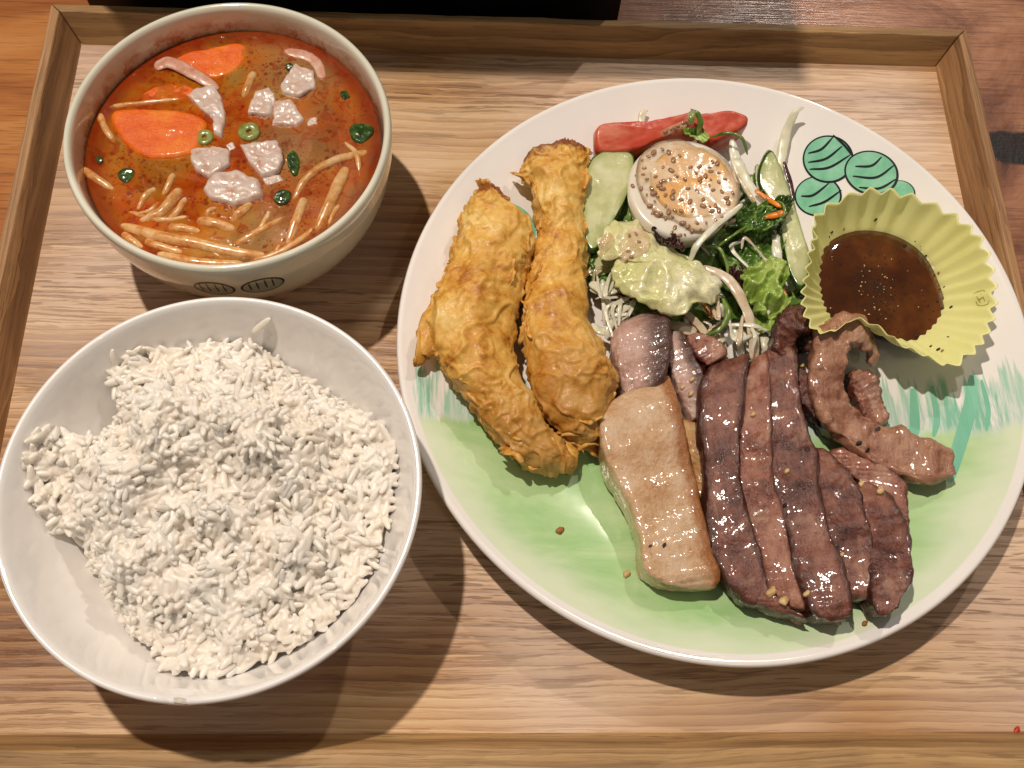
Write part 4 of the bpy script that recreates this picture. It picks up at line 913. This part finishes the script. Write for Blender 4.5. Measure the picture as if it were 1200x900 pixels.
for pts, wd, z, mt_, lab in (
  ([(236,75),(226,100),(216,150)], [30, 30, 26], [.004, .004, .004], CABM, 'white cabbage shred sticking up behind the tomato wedge'),
  ([(742,70),(712,92),(685,150),(672,215),(660,290)], [14, 28, 44, 44, 30], [.010, .008, .005, .004, .004], CABM, 'long smooth white cabbage rib reaching out towards the plate rim'),
  ([(512,175),(530,250),(575,340),(632,415)], [30, 56, 52, 40], [.013, .015, .016, .015], CABM, 'thick white cabbage rib lying between egg and cucumber'),
  ([(545,380),(470,440),(405,505),(375,565)], [22, 26, 26, 20], [.030, .030, .028, .022], CABM, 'white cabbage stick resting across the egg\'s edge'),
  ([(420,580),(500,620),(555,710),(580,800),(582,880)], [30, 42, 42, 48, 46], [.016, .017, .016, .013, .009], CABD, 'curved dressed cabbage strip hanging from the pale lettuce to the meat'),
  ([(650,460),(655,520),(662,580)], [34, 40, 34], [.012, .013, .012], CABM, 'short white cabbage rib beside the cucumber and green lettuce'),
  ([(60,630),(100,660),(112,720),(105,770)], [34, 46, 36, 24], [.010, .013, .013, .010], CABM, 'curled white cabbage piece next to the straight fried strip'),
  ([(60,762),(95,785),(140,800)], [22, 36, 26], [.009, .010, .010], CABM, 'white cabbage end pointing at the fried strip'),
  ([(205,695),(160,720),(125,765),(110,810)], [22, 26, 30, 22], [.012, .014, .012, .010], CABM, 'forked cabbage shred under the pale lettuce'),
  ([(520,770),(535,820),(545,880)], [30, 32, 26], [.011, .010, .008], CABM, 'whitish cabbage strip beside the curved dressed strip'),
  ([(360,720),(410,770),(460,840)], [30, 34, 26], [.011, .011, .009], CABD, 'dressed cabbage strip running from the pale lettuce to the meat'),
  ([(610,800),(625,835),(622,870)], [36, 44, 36], [.009, .009, .007], CABM, 'broad cabbage end touching the folded meat scrap'),
  ([(470,800),(480,840),(470,880)], [40, 44, 36], [.008, .009, .008], CABD, 'greenish cabbage strip end just above the dark meat slices'),
  ([(300,760),(350,775),(400,790)], [44, 50, 40], [.009, .010, .009], CABD, 'flat pale cabbage piece below the lettuce')):
    shred(pts, wd, z, mt_, 'cabbage_shred', lab, 'cabbage', GC, .24, rnd.uniform(-.9, .9), .0005)
# tomato
TOM = M('tomato flesh', .4); u = TOM.xyz('UV'); tc_ = TOM.ramp(TOM.noise(70, 4), [(.3, 'a83018'), (.5, 'c0472c'), (.7, 'd06a4c')])
tc_ = TOM.mix(TOM.math('MULTIPLY', TOM.ramp(TOM.noise(120, 4, .6, vec=TOM.coord((.35, 1, 1))), [(.45, 0.0), (.65, 1.0)]), .6), tc_, 'dd9678')
TOM.set(Base_Color=tc_)
TOM.set(Base_Color=tc_, Coat_Weight=.2, Coat_Roughness=.2); TOM.sss(.25, .003, (1, .3, .2)); TOM.bump(TOM.noise(300, 4), .3, .0006); TOM = TOM.m
def S4pair(prs): return [c4(a, b) for a, b in prs]
for pts, z, h, lab in (([(73,145),(150,134),(230,128),(320,116),(400,98),(412,140),(330,170),(260,192),(205,216),(85,224)], .012, .004, 'red tomato wedge with dressing along its top, above the egg'),
  ([(398,112),(440,100),(490,97),(532,104),(560,124),(540,150),(500,170),(452,192),(420,176)], .012, .004, 'smaller pointed tomato wedge beyond the green stalk')):
    me = blob(S4(pts, z), h, .008, n=96, k=20, ex=9); displace(me, lambda p: .0007*fract(p, 90, 3))
    tag(link_obj('tomato_wedge', me, TOM), lab, 'tomato', 'tomato wedges')
# cucumber
def cuc_mat(name, side):
    m = M(name, .2); u = m.xyz('UV'); n1 = m.noise(120, 4); c = m.ramp(n1, [(.3, 'b2b780'), (.5, 'c6c998'), (.7, 'd6d7b2')])
    d = m.math('ADD', u[0], m.math('MULTIPLY', m.math('SUBTRACT', n1, .5), .05))
    c = m.mix(m.math('MULTIPLY', m.sstep(d, .72, .96), .7), c, '8d9f55'); c = m.mix(m.sstep(d, .915, .95), c, '274a18')
    m.set(Base_Color=c); m.sss(.2, .002, (.8, 1, .5)); m.bump(m.noise(350, 4), .3, .0007); m.wet(.6, .06, 160, .3, .0012); return m.m
CUC = cuc_mat('cucumber flesh', 0)
for pts, z, h, lab in (([(55,250),(78,222),(140,198),(197,222),(196,290),(172,370),(125,455),(72,535),(42,505),(34,400),(40,300)], .013, .002, 'pale cucumber slice between fried strip and egg'),
  ([(630,205),(662,255),(690,330),(712,400),(738,480),(760,560),(750,640),(728,660),(695,605),(674,520),(660,440),(636,370),(598,325),(597,260)], .012, .003, 'long pointed cucumber slice beside the yellow cup'),
  ([(585,265),(598,262),(600,330),(590,340)], .010, .002, 'cucumber edge sliver behind the pointed slice'),
  ([(50,560),(100,545),(135,555),(125,600),(60,615)], .008, .002, 'translucent cucumber end beneath the lettuce')):
    zz = [z+ (.004 if i < len(pts)/3 else 0) for i in range(len(pts))]
    me = blob(S4(pts, z), h*.6, .0022, n=84, k=22, ex=12); displace(me, lambda p: .0003*fract(p, 120, 3)); tag(link_obj('cucumber_slice', me, CUC), lab, 'cucumber', 'cucumber slices')
shred([(678,245),(692,290),(705,340),(708,370)], [14, 22, 20, 10], .012, PUR, 'purple_leaf', 'narrow dark purple leaf strip along the pointed cucumber', 'leaf', GL, .3)
# lettuce
leaf([(90,505),(135,445),(200,432),(262,472),(335,540),(430,592),(468,640),(462,690),(395,702),(350,748),(285,732),(205,692),(135,645),(126,600),(150,545),(100,556)], .019, LET, 'lettuce_leaf', 'pale yellow veined lettuce leaf below the egg, with dressing', 'lettuce', GL, .0026, 95, .0006, .006, .0018)
leaf([(535,608),(590,582),(655,560),(686,608),(672,655),(688,705),(640,745),(590,740),(572,690),(548,655)], .013, LET2, 'lettuce_leaf', 'crumpled bright green lettuce leaf beside the cucumber', 'lettuce', GL, .006, 170, .0007, .003, .003)
leaf([(575,725),(640,735),(695,720),(685,760),(630,790),(585,785)], .010, LET2, 'lettuce_leaf', 'flat lettuce leaf edge just under the bright green one', 'lettuce', GL, .002, 140)
leaf([(350,150),(400,140),(435,160),(430,185),(390,180)], .017, LET2, 'salad_leaf', 'small bright leaf between tomato wedge and egg', 'leaf', GL, .002, 160)
leaf([(255,470),(300,480),(340,505),(352,540),(310,520),(270,500)], .024, PUR, 'purple_leaf', 'dark purple leaf edge between egg and pale lettuce', 'leaf', GL, .003, 220, edge=.004)
leaf([(500,590),(540,585),(545,640),(520,650),(500,620)], .010, PUR, 'purple_leaf', 'small purple leaf scrap left of the green lettuce'.replace('left of', 'beside'), 'leaf', GL, .003, 220)
for pts, wd, z, lab in (([(585,335),(625,362),(668,390)], [20, 28, 18], .020, 'upper carrot shred on the frilly leaf by the cucumber'), ([(618,422),(650,415),(686,405)], [16, 30, 24], .021, 'lower carrot shred on the frilly leaf by the cucumber'),
  ([(112,662),(135,670),(155,680)], [18, 24, 16], .010, 'carrot shred peeking out beside the fried strip'), ([(420,700),(440,725),(452,745)], [18, 22, 16], .010, 'carrot shred hidden below the pale lettuce'), ([(675,650),(685,680),(690,700)], [16, 20, 14], .010, 'carrot shred in the dark gap near the yellow cup')):
    shred(pts, wd, z, CSH, 'carrot_shred', lab, 'carrot', 'carrot shreds in the salad', .5)
for pts, wd, z, lab in (([(380,75),(402,92),(412,120),(400,160)], [8, 22, 26, 16], [.024, .024, .022, .018], 'green stalk curling over the tomato'), ([(448,165),(500,152),(545,170),(562,222)], [8, 16, 16, 10], [.018, .022, .022, .016], 'thin dark green stalk arching past the tomato'),
  ([(420,515),(470,520),(495,570),(498,610)], [10, 15, 15, 12], [.018, .019, .018, .016], 'thin light stalk bending below the egg'), ([(560,450),(500,490),(455,525)], [8, 12, 10], [.020, .022, .018], 'fine stalk running from the frilly leaf to the egg'), ([(480,680),(500,730),(470,780),(425,800)], [16, 26, 22, 12], [.013, .014, .013, .010], 'looped green stalk below the pale lettuce'), ([(655,370),(675,380),(680,410),(664,425)], [8, 12, 12, 8], [.024, .025, .025, .023], 'tiny curled green sprig above the carrot shreds')):
    shred(pts, wd, z, STK, 'green_stalk', lab, 'stalk', 'green stalks in the salad', .7)
shred([(385,85),(383,105),(380,125)], [26, 30, 24], [.025, .026, .024], POD, 'stalk_end', 'cut pale end of a green stalk on the tomato', 'stalk', None, .9)
# egg
EW = M('boiled egg white', .2); EW.set(Base_Color=EW.ramp(EW.noise(60, 3), [(.3, 'ded6c4'), (.7, 'e8e2d4')]), Coat_Weight=.4, Coat_Roughness=.1); EW.sss(.4, .004, (1, .9, .75)); EW = EW.m
YK = simple('egg yolk', [(.3, 'e0a02e'), (.5, 'ecb64a'), (.7, 'f2c768')], 150, .45, bump=.4, sss=.25)
EZ = .026
eo = S4(ell(355, 331, 178, 163, 28, .25), EZ); ec = np.mean(eo, axis=0); 
for q in eo: q[2] = ec[2]
EGG = thing('egg_half', (ec[0], ec[1], ec[2]-.017), 'halved boiled egg, cut face up, topped with sesame dressing on the salad', 'egg')
me = blob(eo, .0010, .017, n=80, k=16, ex=3.4); link_obj('egg_white', me, EW, EGG)
yo = S4(ell(378, 315, 132, 118, 24, .3), EZ)
for q in yo: q[2] = ec[2]+.0009
link_obj('yolk', blob(yo, .0009, .0012, n=60, k=8, ex=3), YK, EGG)
DR = M('sesame dressing', .16); DR.set(Base_Color=DR.ramp(DR.noise(110, 4), [(.3, 'dcb68c'), (.5, 'e8cca8'), (.7, 'f0dcc0')]), Coat_Weight=.5, Coat_Roughness=.06, Alpha=DR.ramp(DR.noise(90, 3), [(.40, .25), (.60, .82)])); DR.sss(.2, .002, (1, .8, .6)); DR.bump(DR.noise(200, 4), .35, .0009); DR = DR.m
SEED = simple('brown sesame seed', [(.3, '80583c'), (.6, 'a67c5a'), (.8, 'c09a78')], 900, .3, coat=.5)
do = S4([(204,310),(212,242),(254,190),(316,168),(360,172),(400,196),(450,210),(496,250),(530,322),(530,385),(506,432),(452,472),(385,480),(328,448),(275,425),(226,380)], EZ)
for q in do: q[2] = ec[2]+.0014
top_deps = None
DRS = tag(link_obj('sesame_dressing', blob(do, .0008, .0010, n=80, k=10, ex=3), DR), 'creamy sesame dressing spread over the egg', 'dressing', 'dressing on the salad')
displace(DRS.data, lambda p: .0004*fract(p, 160, 3))
sv, sf = ellipsoid(.00145, .00098, .0006, 8, 6)
sme = bpy.data.meshes.new('seed'); sme.from_pydata([tuple(p) for p in sv], [], sf); sme.materials.append(SEED); sme.polygons.foreach_set('use_smooth', [True]*len(sf))
def seeds(root, spots, lo=.7, hi=1.1):
    wl = Vector(root['_w'])
    for u, v in spots:
        c, n_ = surf(*c4((u, v))[0]); n_ = Vector(n_)
        if n_.z < .1: continue
        t = n_.orthogonal().normalized(); t.rotate(Matrix.Rotation(random.uniform(0, 6.28), 3, n_)); s = random.uniform(lo, hi)
        m4 = (Matrix((t*s, n_.cross(t)*s, n_*s)).transposed()).to_4x4(); m4.translation = Vector(c)+n_*.0001-wl
        o = bpy.data.objects.new('sesame_seed', sme); COL.objects.link(o); o.parent = root; o.matrix_local = m4
sp_ = [(195,322),(228,285),(240,300),(232,265),(268,292),(285,310),(295,305),(290,330),(280,322),(262,345),(275,355),(265,370),(300,350),(325,340),(322,358),(255,330),(315,300),(335,290),(325,240),(345,225),(380,262),(408,260),(450,245),(465,250),(440,262),(445,275),(470,280),(405,342),(398,335),(440,320),(442,388),(460,385),(470,400),(448,402),(385,402),(388,395),(350,402),(330,400),(310,405),(260,408),(272,412),(285,410),(322,420),(300,425),(355,440),(372,452),(400,440),(412,460),(385,465),(430,440),(460,430),(480,420),(330,455),(345,480),(320,470),(362,478),(225,240),(245,228),(262,215),(290,205),(310,215),(480,340),(495,360),(500,375),(515,345),(490,300),(372,330),(362,300),(240,350),(222,330),(205,290),(250,385),(420,365),(350,365),(300,385),(292,262),(318,272),(410,300),(428,290),(470,310),(452,335),(378,372)]
for i in range(6): a = random.uniform(0, 6.28); r_ = random.uniform(.35, .95); sp_.append((358+150*r_*math.cos(a), 335+138*r_*math.sin(a)))
seeds(DRS, sp_, .45, 1.2)
top_deps = None
def dress(outl, lab, h=.0009, seedspots=()):
    global top_deps
    ol = closed_spline(c4(*outl), 40); cc_ = ol.mean(axis=0); K = 7; vs, fs = [], []
    for a in range(K+1):
        for j in range(40 if a else 1):
            q = cc_+(ol[j]-cc_)*a/K; c, n_ = surf(*q); t = a/K
            vs.append(c+np.array([0, 0, 1.0])*(h*math.sqrt(max(0, 1-t**3)) + .0002 if a < K else -.0004))
    ix = lambda a, j: 1+(a-1)*40+j % 40
    for j in range(40):
        fs.append((0, ix(1, j), ix(1, j+1)))
        for a in range(1, K): fs.append((ix(a, j), ix(a+1, j), ix(a+1, j+1), ix(a, j+1)))
    o = tag(link_obj('sesame_dressing', mesh(vs, fs), DR), lab, 'dressing', 'dressing on the salad')
    sm_ = o.modifiers.new('soft', 'SMOOTH'); sm_.factor = .45; sm_.iterations = 2
    displace(o.data, lambda p: .0004*fract(p, 220, 3)); top_deps = None
    seeds(o, seedspots, .5, .95)
dress([(82,515),(100,475),(125,470),(140,500),(118,530),(95,550)], 'dressing blob on the tip of the pale lettuce leaf', .0016, [(105,520)])
dress([(150,505),(200,450),(250,480),(250,530),(190,560),(155,570)], 'dressing smear with seeds on the pale lettuce near the egg', .0007, [(185,480),(205,475),(180,530),(190,548),(215,500),(175,560)])
dress([(280,150),(330,125),(370,108),(385,125),(340,148),(300,165)], 'seedy dressing streak along the tomato wedge', .0009, [(300,148),(318,140),(340,130),(355,120),(368,118),(330,138),(312,155)])
dress([(515,250),(545,300),(590,370),(580,380),(540,330),(515,290)], 'thin dressing smear on the thick cabbage rib', .0005, [(535,290),(528,275),(550,320)])
